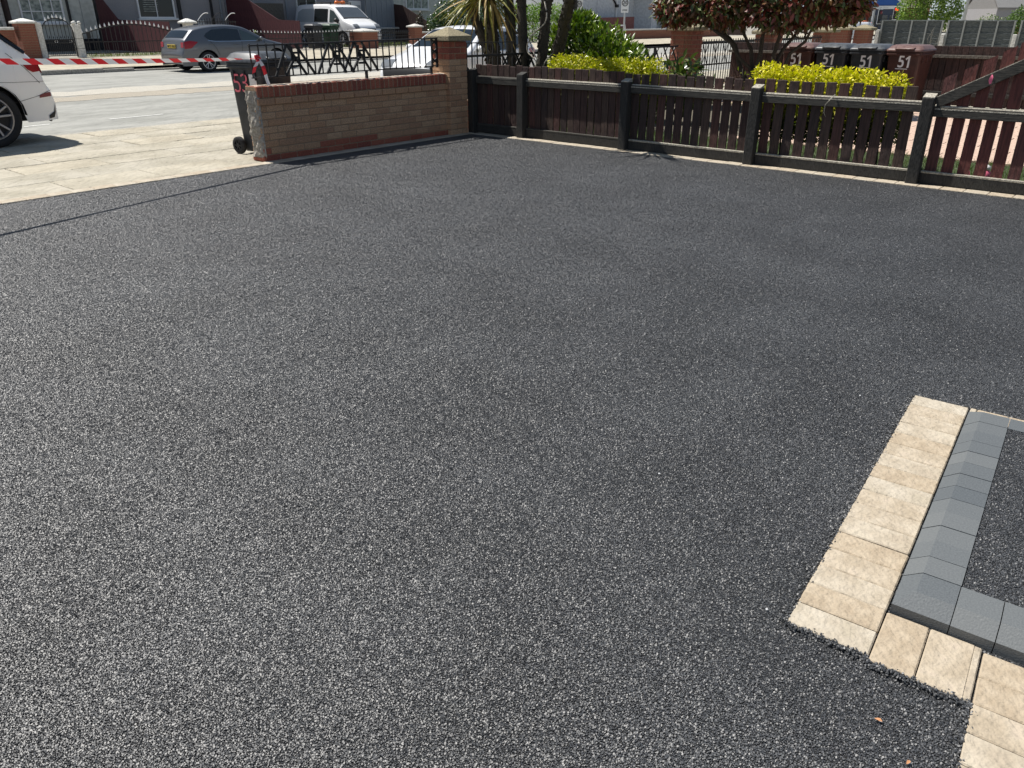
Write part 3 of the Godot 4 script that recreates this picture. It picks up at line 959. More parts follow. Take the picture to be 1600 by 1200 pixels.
	M.blade_dry = grained(Color(0.26, 0.17, 0.05), Color(0.42, 0.30, 0.11), 0.6, 0.5, 87, 0.03, 3)
	M.blade_green = grained(Color(0.035, 0.06, 0.015), Color(0.10, 0.13, 0.03), 0.5, 0.5, 88, 0.03, 3)
	for k in ["blade", "blade_dry", "blade_green"]:
		M[k].backlight_enabled = true
		M[k].backlight = Color(0.6, 0.6, 0.3)
	M.dry_leaf = plain(Color(0.42, 0.20, 0.09), 0.8)
	M.fern = grained(Color(0.06, 0.035, 0.018), Color(0.16, 0.10, 0.045), 0.7, 0.4, 92, 0.04, 3)
	M.pink = plain(Color(0.70, 0.14, 0.24), 0.6)
	M.shop_blue = plain(Color(0.02, 0.10, 0.36), 0.6)
	M.shop_navy = plain(Color(0.02, 0.035, 0.07), 0.4)
	M.galv = plain(Color(0.45, 0.47, 0.48), 0.5, 0.3)
	M.sign_white = plain(Color(0.76, 0.76, 0.75), 0.5)
	M.red_glow = plain(Color(0.8, 0.05, 0.02), 0.4)
	M.red_glow.emission_enabled = true
	M.red_glow.emission = Color(1.0, 0.12, 0.04)
	M.red_glow.emission_energy_multiplier = 1.2
	M.curtain = grained(Color(0.10, 0.13, 0.12), Color(0.34, 0.38, 0.34), 0.25, 1.3, 89, 0.02, 4)
	M.window_dark = plain(Color(0.012, 0.02, 0.02), 0.12)

func car_paint(c: Color, rough: float, metal: float) -> StandardMaterial3D:
	var m := plain(c, rough, metal)
	m.clearcoat_enabled = true
	m.clearcoat = 0.8
	m.clearcoat_roughness = 0.05
	return m

func leaf_mat(rough: float, back: Color) -> StandardMaterial3D:
	var m := plain(Color(1, 1, 1), rough)
	m.vertex_color_use_as_albedo = true
	m.backlight_enabled = true
	m.backlight = back
	return m

# ---------------------------------------------------------------- setting
func make_ground() -> void:
	var o := struct("ground", sheet(-600, 900, -900, 300, -0.14, -0.14), M.ground, "pale hard ground that reaches the horizon")
	var st := newst()
	face(st, [Vector3(-80, -0.03, -4.33), Vector3(260, -0.03, -4.33), Vector3(260, 0.05, -17.0), Vector3(-80, 0.05, -17.0)], Vector3(0, -50, -9))
	struct("road", done(st), M.road, "worn light grey asphalt road between the two pavements")
	for k in 2:
		st = newst()
		var a: float = [-9.15, -10.25][k]
		var b: float = [-10.25, -11.5][k]
		var n := 500
		var prev := []
		var wav := noise(60 + k, 0.35, 4)
		for i in n + 1:
			var x := -20.0 + i * 0.14
			var za := a + rng.randf_range(-0.06, 0.06) + 0.3 * wav.get_noise_2d(x, 0.0)
			var zb := b + rng.randf_range(-0.1, 0.1) + 0.35 * wav.get_noise_2d(x, 50.0)
			var ya := -0.03 + 0.08 * (-4.33 - za) / 12.67 + 0.004 + 0.002 * k
			var yb := -0.03 + 0.08 * (-4.33 - zb) / 12.67 + 0.004 + 0.002 * k
			var cur := [Vector3(x, ya, za), Vector3(x, yb, zb)]
			if i > 0:
				face(st, [prev[0], cur[0], cur[1], prev[1]], Vector3(x, -20, a))
			prev = cur
		struct("worn_road_band", done(st), [M.road_grit, M.road_grit_pale][k], ["brown gritty band worn into the middle of the road", "pale gritty band along the middle of the road"][k])
	st = newst()
	for d in [[-9.0, -7.6], [-5.9, -4.7], [-3.75, -3.35], [-2.45, -1.5], [0.2, 1.2], [3.0, 4.0], [6.0, 7.0]]:
		face(st, [Vector3(d[0], -0.0172, -5.72), Vector3(d[1], -0.0172, -5.76), Vector3(d[1], -0.0168, -5.84), Vector3(d[0], -0.0168, -5.80)], Vector3(0, -9, 0))
	struct("road_marking", done(st), M.paint_line, "broken white line painted along the near side of the road")
	# near pavement: flags laid in rows, each its own slab
	var bed := struct("pavement", sheet(-16, 3.2, -4.2, -0.04, -0.012, -0.012), M.joint, "cream concrete flagstone pavement in front of the driveway")
	var row := 0
	var z := -4.2
	while z < -0.2:
		var dz := 0.59 if row < 6 else 0.6
		var x := -9.4 + (0.45 if row % 2 == 0 else 0.0)
		while x < 1.2:
			var w := 0.9
			if x < -10:
				w = 0.9
			var s := put("paving_slab", boxmesh(Vector3(w - 0.010, 0.05, dz - 0.009), 0.005), M.slabs[rng.randi() % 4], bed, Vector3(x + w / 2, -0.025 + rng.randf_range(-0.003, 0.003), z + dz / 2), Basis(Vector3(rng.randfn() * 0.004, 1, rng.randfn() * 0.004).normalized(), rng.randfn() * 0.003))
			x += w
		z += dz
		row += 1
	struct("far_right_pavement", sheet(3.2, 200, -4.2, -0.3, 0.0, 0.0), M.slabs[1], "near pavement running on past the neighbouring houses")
	var kb := struct("kerb", sheet(-16, 200, -4.36, -4.2, -0.022, -0.014), M.joint, "flush dropped kerb along the near edge of the road")
	for i in 30:
		put("kerb_stone", boxmesh(Vector3(0.91, 0.1, 0.14), 0.012), M.kerb, kb, Vector3(-12 + i * 0.915, -0.055 + (0.0 if i < 18 else 0.0), -4.28))
	# far pavement with its kerb: upstand to the left, dropped to the right
	struct("far_pavement", sheet(-60, 240, -23.4, -17.15, 0.22, 0.175), M.slabs[0], "sunlit concrete pavement on the far side of the road")
	var fk := struct("far_kerb", sheet(-60, 240, -17.16, -17.0, 0.03, 0.03), M.joint, "kerb on the far side of the road, upstanding left and dropped right")
	for i in 44:
		var x := -8.0 + i * 0.915
		var y := 0.175
		if x > 2.6 and x < 22.0:
			y = maxf(0.10, 0.175 - (x - 2.6) * 0.08)
		put("kerb_stone", boxmesh(Vector3(0.91, 0.3, 0.15), 0.015), M.kerb, fk, Vector3(x, y - 0.15, -17.08))
	struct("far_gardens", sheet(-60, 60, -60, -23.4, 0.26, 0.22), M.ground, "front gardens and drives of the houses across the road")
	# land of the neighbouring house: soil and lawn along the fence, then a paved yard
	struct("neighbour_lawn", sheet(0.26, 1.9, 0.0, 12.0, 0.0, 0.0), M.lawn_soil, "strip of lawn behind the wooden fence")
	var yard := struct("neighbour_yard", sheet(1.9, 8.0, -0.2, 12.0, 0.0, 0.0), M.joint, "pinkish block paved yard of the neighbouring house")
	var cnt := 0
	for i in 22:
		for j in 13:
			if cnt >= 290:
				break
			cnt += 1
			put("paving_block", boxmesh(Vector3(0.19, 0.04, 0.39), 0.004), M.path_blocks[(i * 7 + j * 3) % 2], yard, Vector3(2.0 + i * 0.2, 0.002, 3.3 + j * 0.4 + (0.2 if i % 2 else 0.0)))
	var st2 := newst()
	face(st2, [Vector3(6.4, 0.006, -0.2), Vector3(8.0, 0.006, -0.2), Vector3(8.0, 0.006, 12), Vector3(6.4, 0.006, 12)], Vector3(7, -9, 0))
	var rest := put("far_paving_blocks", done(st2), M.path_blocks[0], yard)
	rest.set_meta("kind", "stuff")
	struct("side_yard", sheet(8.0, 60, -0.3, 60, -0.02, -0.02), M.slabs[2], "paved front gardens beyond the dark boundary fence")
	# grass along the fence
	var mm := MultiMesh.new()
	mm.transform_format = MultiMesh.TRANSFORM_3D
	mm.use_colors = true
	mm.mesh = leaf_mesh(0.07, 0.006, 0.2, 0.3, 2)
	mm.instance_count = 14000
	for i in mm.instance_count:
		var p := Vector3(rng.randf_range(0.28, 1.9), 0.0, rng.randf_range(0.0, 9.0))
		mm.set_instance_transform(i, Transform3D(Basis.from_euler(Vector3(rng.randfn() * 0.4, rng.randf() * TAU, rng.randfn() * 0.4)) * rng.randf_range(0.5, 1.2), p))
		mm.set_instance_color(i, Color(0.06, 0.11, 0.025).lerp(Color(0.14, 0.17, 0.05), rng.randf()))
	var g := MultiMeshInstance3D.new()
	g.name = unique("grass")
	g.multimesh = mm
	g.material_override = M.leaf
	add_child(g)
	tag(g, "short green grass behind the wooden fence", "grass")
	g.set_meta("kind", "stuff")

# ---------------------------------------------------------------- driveway
func stone_patch(size: float, pitch: float, r0: float, r1: float, seed_: int) -> ArrayMesh:
	var g := RandomNumberGenerator.new()
	g.seed = seed_
	var verts := PackedVector3Array()
	var norms := PackedVector3Array()
	var tints := PackedColorArray()
	var n := int(size / pitch)
	for i in n:
		for j in n:
			var c := Vector3((i + 0.5 + g.randf_range(-0.42, 0.42)) * pitch, 0, (j + 0.5 + g.randf_range(-0.42, 0.42)) * pitch)
			var r := lerpf(r0, r1, pow(g.randf(), 1.6))
			var top := g.randf_range(-0.0004, 0.0006) + r * 0.14
			var tx := g.randfn() * 0.23
			var tz := g.randfn() * 0.23
			var tone := 0.8 + 0.4 * pow(g.randf(), 1.5) + (0.8 if g.randf() < 0.006 else 0.0)
			var tint := Color(tone, tone, tone * 1.01)
			var m := 5
			var a0 := g.randf() * TAU
			var tops := []
			var lows := []
			for k in m:
				var a := a0 + TAU * (k + g.randf_range(-0.25, 0.25)) / m
				var rr := r * g.randf_range(0.75, 1.1)
				var d := Vector3(cos(a) * rr, 0, sin(a) * rr)
				tops.append(c + d * 0.86 + Vector3(0, top + (d.x * tx + d.z * tz), 0))
				lows.append(c + d * 1.10 + Vector3(0, -0.0045, 0))
			var tn := Vector3(-tx, 1, -tz).normalized()
			for k in range(1, m - 1):
				for v in [tops[0], tops[k], tops[k + 1]]:
					verts.append(v); norms.append(tn); tints.append(tint)
			for k in m:
				var q := (k + 1) % m
				var sn: Vector3 = (lows[q] - lows[k]).cross(tops[k] - lows[k]).normalized()
				if sn.dot(lows[k] - c) < 0:
					sn = -sn
				for v in [lows[k], lows[q], tops[q], lows[k], tops[q], tops[k]]:
					verts.append(v); norms.append(sn); tints.append(tint)
	var arr := []
	arr.resize(Mesh.ARRAY_MAX)
	arr[Mesh.ARRAY_VERTEX] = verts
	arr[Mesh.ARRAY_NORMAL] = norms
	arr[Mesh.ARRAY_COLOR] = tints
	var me := ArrayMesh.new()
	me.add_surface_from_arrays(Mesh.PRIMITIVE_TRIANGLES, arr)
	return me

func spread(called: String, parent: Node3D, mesh: Mesh, mat: Material, places: Array) -> MultiMeshInstance3D:
	var mm := MultiMesh.new()
	mm.transform_format = MultiMesh.TRANSFORM_3D
	mm.mesh = mesh
	mm.instance_count = places.size()
	for i in places.size():
		mm.set_instance_transform(i, places[i])
	var o := MultiMeshInstance3D.new()
	o.multimesh = mm
	o.material_override = mat
	o.name = called
	parent.add_child(o, true)
	o.set_meta("kind", "stuff")
	return o

func make_driveway() -> void:
	var d := struct("driveway", sheet(-9.6, -0.015, 0.12, 9.3, -0.003, -0.003), M.binder, "freshly laid black tarmac driveway")
	var s := 0.5
	var kinds := []
	for k in 3:
		kinds.append(stone_patch(s, 0.0039, 0.0016, 0.0034, 100 + k))
	var lists := [[], [], []]
	for i in 19:
		for j in 18:
			# patches run from the fence edge and the wall edge inwards
			var c := Vector3(-0.02 - s / 2 - i * s, 0, 0.125 + s / 2 + j * s)
			var turn := Basis(Vector3.UP, (rng.randi() % 4) * PI / 2.0)
			lists[rng.randi() % 3].append(Transform3D(turn, c - turn * Vector3(s / 2, 0, s / 2)))
	for k in 3:
		spread("tarmac_stones", d, kinds[k], M.stone, lists[k])
	M.one_stone = pebble()
	# pale block edging: along the pavement and the foot of the wall, then along the fence
	var e := struct("edging", sheet(-9.6, 0.14, -0.05, 9.3, -0.008, -0.008), M.joint, "pale block edging round the tarmac driveway")
	for i in 46:
		var x := -0.05 - i * 0.203
		put("edging_block", boxmesh(Vector3(0.199, 0.06, 0.15), 0.004), M.beige[[2, 3, 2, 1, 3][rng.randi() % 5]], e, Vector3(x, -0.021 + rng.randf_range(-0.001, 0.002), 0.045), Basis(Vector3.UP, rng.randfn() * 0.006))
	for i in 40:
		var z := 0.23 + i * 0.203
		put("edging_block", boxmesh(Vector3(0.15, 0.06, 0.199), 0.004), M.beige[[2, 3, 2, 1, 3][rng.randi() % 5]], e, Vector3(0.062, -0.022 + rng.randf_range(-0.001, 0.002), z), Basis(Vector3.UP, rng.randfn() * 0.006))

func pebble() -> ArrayMesh:
	var st := newst()
	var pts := []
	for k in 9:
		var y := 1.0 - 2.0 * (k + 0.5) / 9.0
		var r := sqrt(1 - y * y)
		pts.append(Vector3(cos(k * 2.4) * r, y * 0.7, sin(k * 2.4) * r) * (0.85 + 0.3 * fmod(k * 0.37, 1.0)))
	# hull of a few points: an octahedron with dented corners is enough at this size
	var o := [Vector3(1, 0.1, 0), Vector3(0.2, 0, 1.05), Vector3(-0.95, -0.1, 0.15), Vector3(-0.1, 0.05, -1), Vector3(0.15, 0.75, 0.1), Vector3(0, -0.7, 0), Vector3(0.75, 0.45, 0.6), Vector3(-0.55, 0.5, -0.6)]
	for t in [[0, 6, 4], [6, 1, 4], [1, 2, 4], [2, 7, 4], [7, 3, 4], [3, 0, 4], [0, 1, 6], [2, 3, 7], [0, 5, 1], [1, 5, 2], [2, 5, 3], [3, 5, 0]]:
		face(st, [o[t[0]], o[t[1]], o[t[2]]], Vector3.ZERO)
	return done(st)

# ---------------------------------------------------------------- wall, pillar, railing
func brick_course(o: Node3D, x0: float, x1: float, y: float, z: float, offset: float, mats: Array, h := 0.065, depth := 0.1, proud := 0.0) -> void:
	var x := x0 - offset
	while x < x1 - 0.02:
		var a := maxf(x, x0)
		var b := minf(x + 0.215, x1)
		if b - a > 0.03:
			var l := snappedf(b - a, 0.005)
			put("brick", boxmesh(Vector3(l, h, depth), 0.005), mats[rng.randi() % mats.size()], o, Vector3((a + b) / 2, y + h / 2, z - depth / 2 + proud + rng.randf_range(-0.0015, 0.0015)))
		x += 0.225

func make_front_wall() -> void:
	var w := thing("front_wall", "low brown brick wall with red soldier coping and broken mortar end", "wall", Vector3(0, 0, 0))
	var x0 := -3.28
	var x1 := -0.315
	var st := newst()
	add_box(st, Vector3((x0 + x1) / 2, 0.35, -0.14), Vector3(x1 - x0 - 0.02, 0.74, 0.195))
	put("mortar", done(st), M.mortar, w)
	for c in 9:
		var y := 0.004 + c * 0.0755
		var mats: Array = M.brick
		if c == 0:
			mats = [M.red_brick[1], M.red_brick[0], M.red_brick[2]]
		if c == 1:
			mats = [M.brick[0], M.brick[2], M.red_brick[1], M.brick[4]]
		if c == 8:
			mats = [M.brick[2], M.brick[4]]
		brick_course(w, x0, x1, y, -0.036, 0.1125 if c % 2 else 0.0, mats, 0.065, 0.1, 0.02 if c == 8 else 0.0)
	for c in 9:
		brick_course(w, x0, x1, 0.004 + c * 0.0755, -0.145, 0.1125 if c % 2 else 0.0, M.brick, 0.065, 0.1)
	var x := x0 + 0.01
	while x < x1 - 0.03:
		put("brick", boxmesh(Vector3(0.063, 0.115, 0.23), 0.006), M.red_brick[rng.randi() % 3], w, Vector3(x + 0.0325, 0.742 + rng.randf_range(-0.003, 0.003), -0.14), Basis(Vector3.UP, rng.randfn() * 0.01))
		x += 0.0735
	st = newst()
	add_box(st, Vector3((x0 + x1) / 2, 0.741, -0.14), Vector3(x1 - x0 - 0.02, 0.108, 0.22))
	put("mortar", done(st), M.mortar, w)
	# cream mortar smeared over the top of the coping
	st = newst(true)
	var rows := []
	for i in 90:
		var xx := lerpf(x0 + 0.02, x1 - 0.01, i / 89.0)
		var r := PackedVector3Array()
		for k in 5:
			var f := k / 4.0
			r.append(Vector3(xx, 0.801 + 0.006 * sin(PI * f) + rng.randf_range(-0.002, 0.002) - (0.008 if k == 0 or k == 4 else 0.0), lerpf(-0.246, -0.034 + rng.randf_range(-0.012, 0.0), f)))
		rows.append(r)
	add_grid(st, rows, Vector3(-1.8, 0, -0.14))
	put("mortar_bed", done(st), M.mortar_bed, w)
	# the broken end where a pillar was cut away: rough render over brick ends
	st = newst(true)
	rows = []
	var nz := noise(5, 3.2, 4)
	for i in 24:
		var y := lerpf(0.05, 0.755, i / 23.0)
		var r := PackedVector3Array()
		for k in 15:
			var f := k / 14.0
			var bulge := 0.004 + 0.02 * sin(PI * f) + 0.035 * nz.get_noise_3d(f * 0.5, y * 1.5, 2.0) + 0.03 * nz.get_noise_3d(f * 2.5, y * 5.0, 7.0)
			if k == 0 or k == 14:
				bulge = -0.03
			r.append(Vector3(x0 - bulge, y, lerpf(-0.235, -0.03 + 0.012 * nz.get_noise_2d(y * 6.0, 1.0), f)))
		rows.append(r)
	add_grid(st, rows, Vector3(x0 + 0.4, 0.4, -0.14))
	put("broken_end", done(st), M.render_end, w)
	st = newst()
	add_box(st, Vector3(x0 + 0.01, 0.03, -0.14), Vector3(0.06, 0.06, 0.215), 0.015)
	put("broken_brick", done(st), M.red_brick[1], w)
	# pillar at the corner
	var p := thing("corner_pillar", "square brick pillar with pyramid stone cap at the wall and fence corner", "pillar", Vector3(-0.15, 0, -0.14))
	st = newst()
	add_box(st, Vector3(0, 0.6, 0), Vector3(0.33, 1.2, 0.33))
	put("mortar", done(st), M.mortar, p)
	for c in 16:
		var y := 0.004 + c * 0.0752
		var mats: Array = M.red_brick if c >= 13 else M.brick
		for side in 4:
			var b := Basis(Vector3.UP, side * PI / 2)
			var first := (c + side) % 2 == 0
			# a stretcher and a header a side, pinwheeled so that the corners bond
			for k in 2:
				var cx: float = [-0.063, 0.115][k] if first else [-0.115, 0.063][k]
				var l: float = [0.215, 0.115][k] if first else [0.115, 0.215][k]
				put("brick", boxmesh(Vector3(l, 0.065, 0.06), 0.005), mats[rng.randi() % mats.size()], p, b * Vector3(cx, y + 0.0325, 0.142 + rng.randf_range(-0.001, 0.001) + 0.0004 * side), b)
	st = newst()
	var h := 0.225
	var y0 := 1.208
	add_box(st, Vector3(0, y0 + 0.03, 0), Vector3(h * 2, 0.06, h * 2), 0.006)
	for s in 4:
		var b := Basis(Vector3.UP, s * PI / 2)
		face(st, [b * Vector3(-h + 0.004, y0 + 0.061, h - 0.004), b * Vector3(h - 0.004, y0 + 0.061, h - 0.004), b * Vector3(0.02, y0 + 0.165, 0.02), b * Vector3(-0.02, y0 + 0.165, 0.02)], Vector3(0, y0, 0))
	face(st, [Vector3(-0.02, y0 + 0.165, -0.02), Vector3(0.02, y0 + 0.165, -0.02), Vector3(0.02, y0 + 0.165, 0.02), Vector3(-0.02, y0 + 0.165, 0.02)], Vector3(0, y0, 0))
	put("cap", done(st), M.cap, p)
	# railing on the wall
	var r := thing("wall_railing", "black iron railing with crossed bars on top of the brown brick wall", "railing", Vector3(0, 0, -0.14))
	var ya := 0.885
	var yb := 1.21
	var rx0 := -3.235
	var rx1 := -0.38
	st = newst()
	add_bar(st, Vector3(rx0, yb, 0), Vector3(rx1, yb + 0.03, 0), 0.016, 0.035, 0.002)
	put("top_rail", done(st), M.iron, r)
	st = newst()
	add_bar(st, Vector3(rx0, ya, 0), Vector3(rx1, ya + 0.015, 0), 0.012, 0.03, 0.002)
	put("bottom_rail", done(st), M.iron, r)
	for fx in [-3.05, -1.62, -0.5]:
		put("foot", boxmesh(Vector3(0.03, 0.1, 0.03), 0.002), M.iron, r, Vector3(fx, 0.84, 0))
	var bars := []
	var bx := -3.22
	while bx < -0.5:
		bars.append(bx)
		bx += 0.105
	for q in bars:
		var s2 := newst()
		add_bar(s2, Vector3(q, ya, 0), Vector3(q, yb + 0.02, 0), 0.014, 0.014, 0.002)
		put("bar", done(s2), M.iron, r)
	for gx in [-2.66, -2.08, -1.7]:
		for d in [[-0.27, 0.0, -0.09, 0.33], [0.27, 0.0, 0.03, 0.33], [0.15, 0.0, -0.09, 0.33], [-0.14, 0.0, 0.0, 0.19], [-0.02, 0.19, 0.07, 0.19], [-0.02, 0.24, 0.07, 0.24], [-0.03, 0.10, 0.08, 0.10]]:
			var s3 := newst()
			add_bar(s3, Vector3(gx + d[0], ya + d[1], 0.004), Vector3(gx + d[2], ya + d[3], 0.004), 0.024, 0.022, 0.001)
			put("crossed_bar", done(s3), M.iron, r)
		for d in [-0.02, 0.07]:
			var s4 := newst()
			add_bar(s4, Vector3(gx + d, ya + 0.13, -0.006), Vector3(gx + d, yb - 0.02, -0.006), 0.024, 0.018, 0.001)
			put("bar", done(s4), M.iron, r)
	# ornamental end panel at the pillar
	st = newst()
	add_box(st, Vector3(-0.475, 1.06, 0), Vector3(0.02, 0.36, 0.02))
	add_box(st, Vector3(-0.385, 1.06, 0), Vector3(0.03, 0.36, 0.02))
	for k in 3:
		var y := ya + 0.05 + k * 0.115
		add_bar(st, Vector3(-0.475, y, 0), Vector3(-0.385, y + 0.06, 0), 0.022, 0.01)
		add_bar(st, Vector3(-0.475, y + 0.06, 0.002), Vector3(-0.385, y, 0.002), 0.022, 0.01)
	put("end_panel", done(st), M.iron, r)

# ---------------------------------------------------------------- wooden fence
func make_fence() -> void:
	var f := thing("wooden_fence", "dark brown picket fence with heavy black posts along the driveway", "fence", Vector3(0.0, 0, 0))
	var posts := [0.03, 0.93, 2.565, 4.22, 5.93, 7.6]
	for i in posts.size():
		var hgt: float = [0.815, 0.80, 0.79, 0.80, 0.80, 1.7][i]
		var o := put("post", boxmesh(Vector3(0.105, hgt + 0.1, 0.105), 0.005), M.post, f, Vector3(0.125, hgt / 2 - 0.05, posts[i]), Basis(Vector3(rng.randfn() * 0.008, 1, rng.randfn() * 0.008).normalized(), rng.randfn() * 0.02))
		var pt := newst()
		add_prism(pt, PackedVector2Array([Vector2(-0.0505, 0.0), Vector2(0.0505, 0.0), Vector2(0.0505, 0.038), Vector2(-0.0505, 0.008)]), -0.0505, 0.0505)
		put("post_top", done(pt), M.weathered if i > 1 else M.post, o, Vector3(0, hgt / 2 + 0.0505, 0))
	var st := newst()
	for i in 5:
		var a: float = posts[i] + 0.055
		var b: float = posts[i + 1] - 0.055
		var l := snappedf(b - a, 0.001)
		var top := 0.752 if i < 4 else 0.725
		var rl := put("rail", boxmesh(Vector3(0.045, 0.09, l), 0.004), M.rail, f, Vector3(0.155, top - 0.045, (a + b) / 2), Basis(Vector3.RIGHT, rng.randfn() * 0.003))
		st = newst()
		add_prism(st, PackedVector2Array([Vector2(-0.0235, 0.020), Vector2(0.0225, 0.046), Vector2(0.0225, 0.056), Vector2(-0.008, 0.055), Vector2(-0.0235, 0.030)]), -l / 2 + 0.004, l / 2 - 0.004)
		put("rail_top", done(st), M.weathered if i > 0 else M.rail, rl)
		put("lower_rail", boxmesh(Vector3(0.036, 0.022, l), 0.004), M.weathered if i > 1 else M.rail, f, Vector3(0.161, 0.121, (a + b) / 2))
		put("gravel_board", boxmesh(Vector3(0.028, 0.10, l), 0.004), M.post, f, Vector3(0.158, 0.06, (a + b) / 2), Basis(Vector3.RIGHT, rng.randfn() * 0.004))
	# pickets behind the rails
	var z := 0.09
	var k := 0
	while z < 5.86:
		var hgt := 0.905 + rng.randf_range(-0.012, 0.012) - (0.02 if z > 2.5 else 0.0)
		var pitch := 0.107 if z < 2.5 else (0.118 if z < 4.2 else 0.128)
		put("picket", boxmesh(Vector3(0.018, hgt - 0.12, 0.098 if z < 4.2 else 0.1), 0.003), M.pickets[rng.randi() % 4], f, Vector3(0.191 + rng.randf_range(-0.002, 0.002), 0.12 + (hgt - 0.12) / 2, z), Basis(Vector3.RIGHT, rng.randfn() * 0.009) * Basis(Vector3.UP, rng.randfn() * 0.02))
		z += pitch + rng.randf_range(-0.004, 0.004)
		k += 1
	var stem := newst(true)
	add_tube(stem, [Vector3(0.125, 0.78, 5.05), Vector3(0.10, 0.74, 5.02), Vector3(0.11, 0.68, 4.97), Vector3(0.12, 0.60, 4.965), Vector3(0.15, 0.56, 4.98)], 0.006, 0.003, 5)
	put("stray_stem", done(stem), M.weathered, f)
	# the raised end: rail climbing to the next post, pickets cut to its slope
	st = newst()
	add_bar(st, Vector3(0.155, 0.755, 5.99), Vector3(0.155, 1.62, 7.56), 0.045, 0.095, 0.004)
	put("sloping_rail", done(st), M.rail, f)
	st = newst()
	add_bar(st, Vector3(0.155, 0.806, 5.985), Vector3(0.155, 1.671, 7.56), 0.043, 0.008, 0.001)
	put("rail_top", done(st), M.weathered, f)
	z = 6.06
	while z < 7.6:
		var hgt := 0.93 + (z - 5.93) * 0.545
		var w := 0.1
		st = newst()
		add_prism(st, PackedVector2Array([Vector2(-w / 2, 0.12), Vector2(w / 2, 0.12), Vector2(w / 2, hgt + w * 0.27), Vector2(-w / 2, hgt - w * 0.27)]), -0.009, 0.009, Transform3D(Basis(Vector3(0, 0, 1), Vector3(0, 1, 0), Vector3(-1, 0, 0)), Vector3.ZERO))
		put("picket", done(st), M.red_pickets[rng.randi() % 2], f, Vector3(0.192, 0, z), Basis(Vector3.RIGHT, rng.randfn() * 0.008))
		z += 0.142

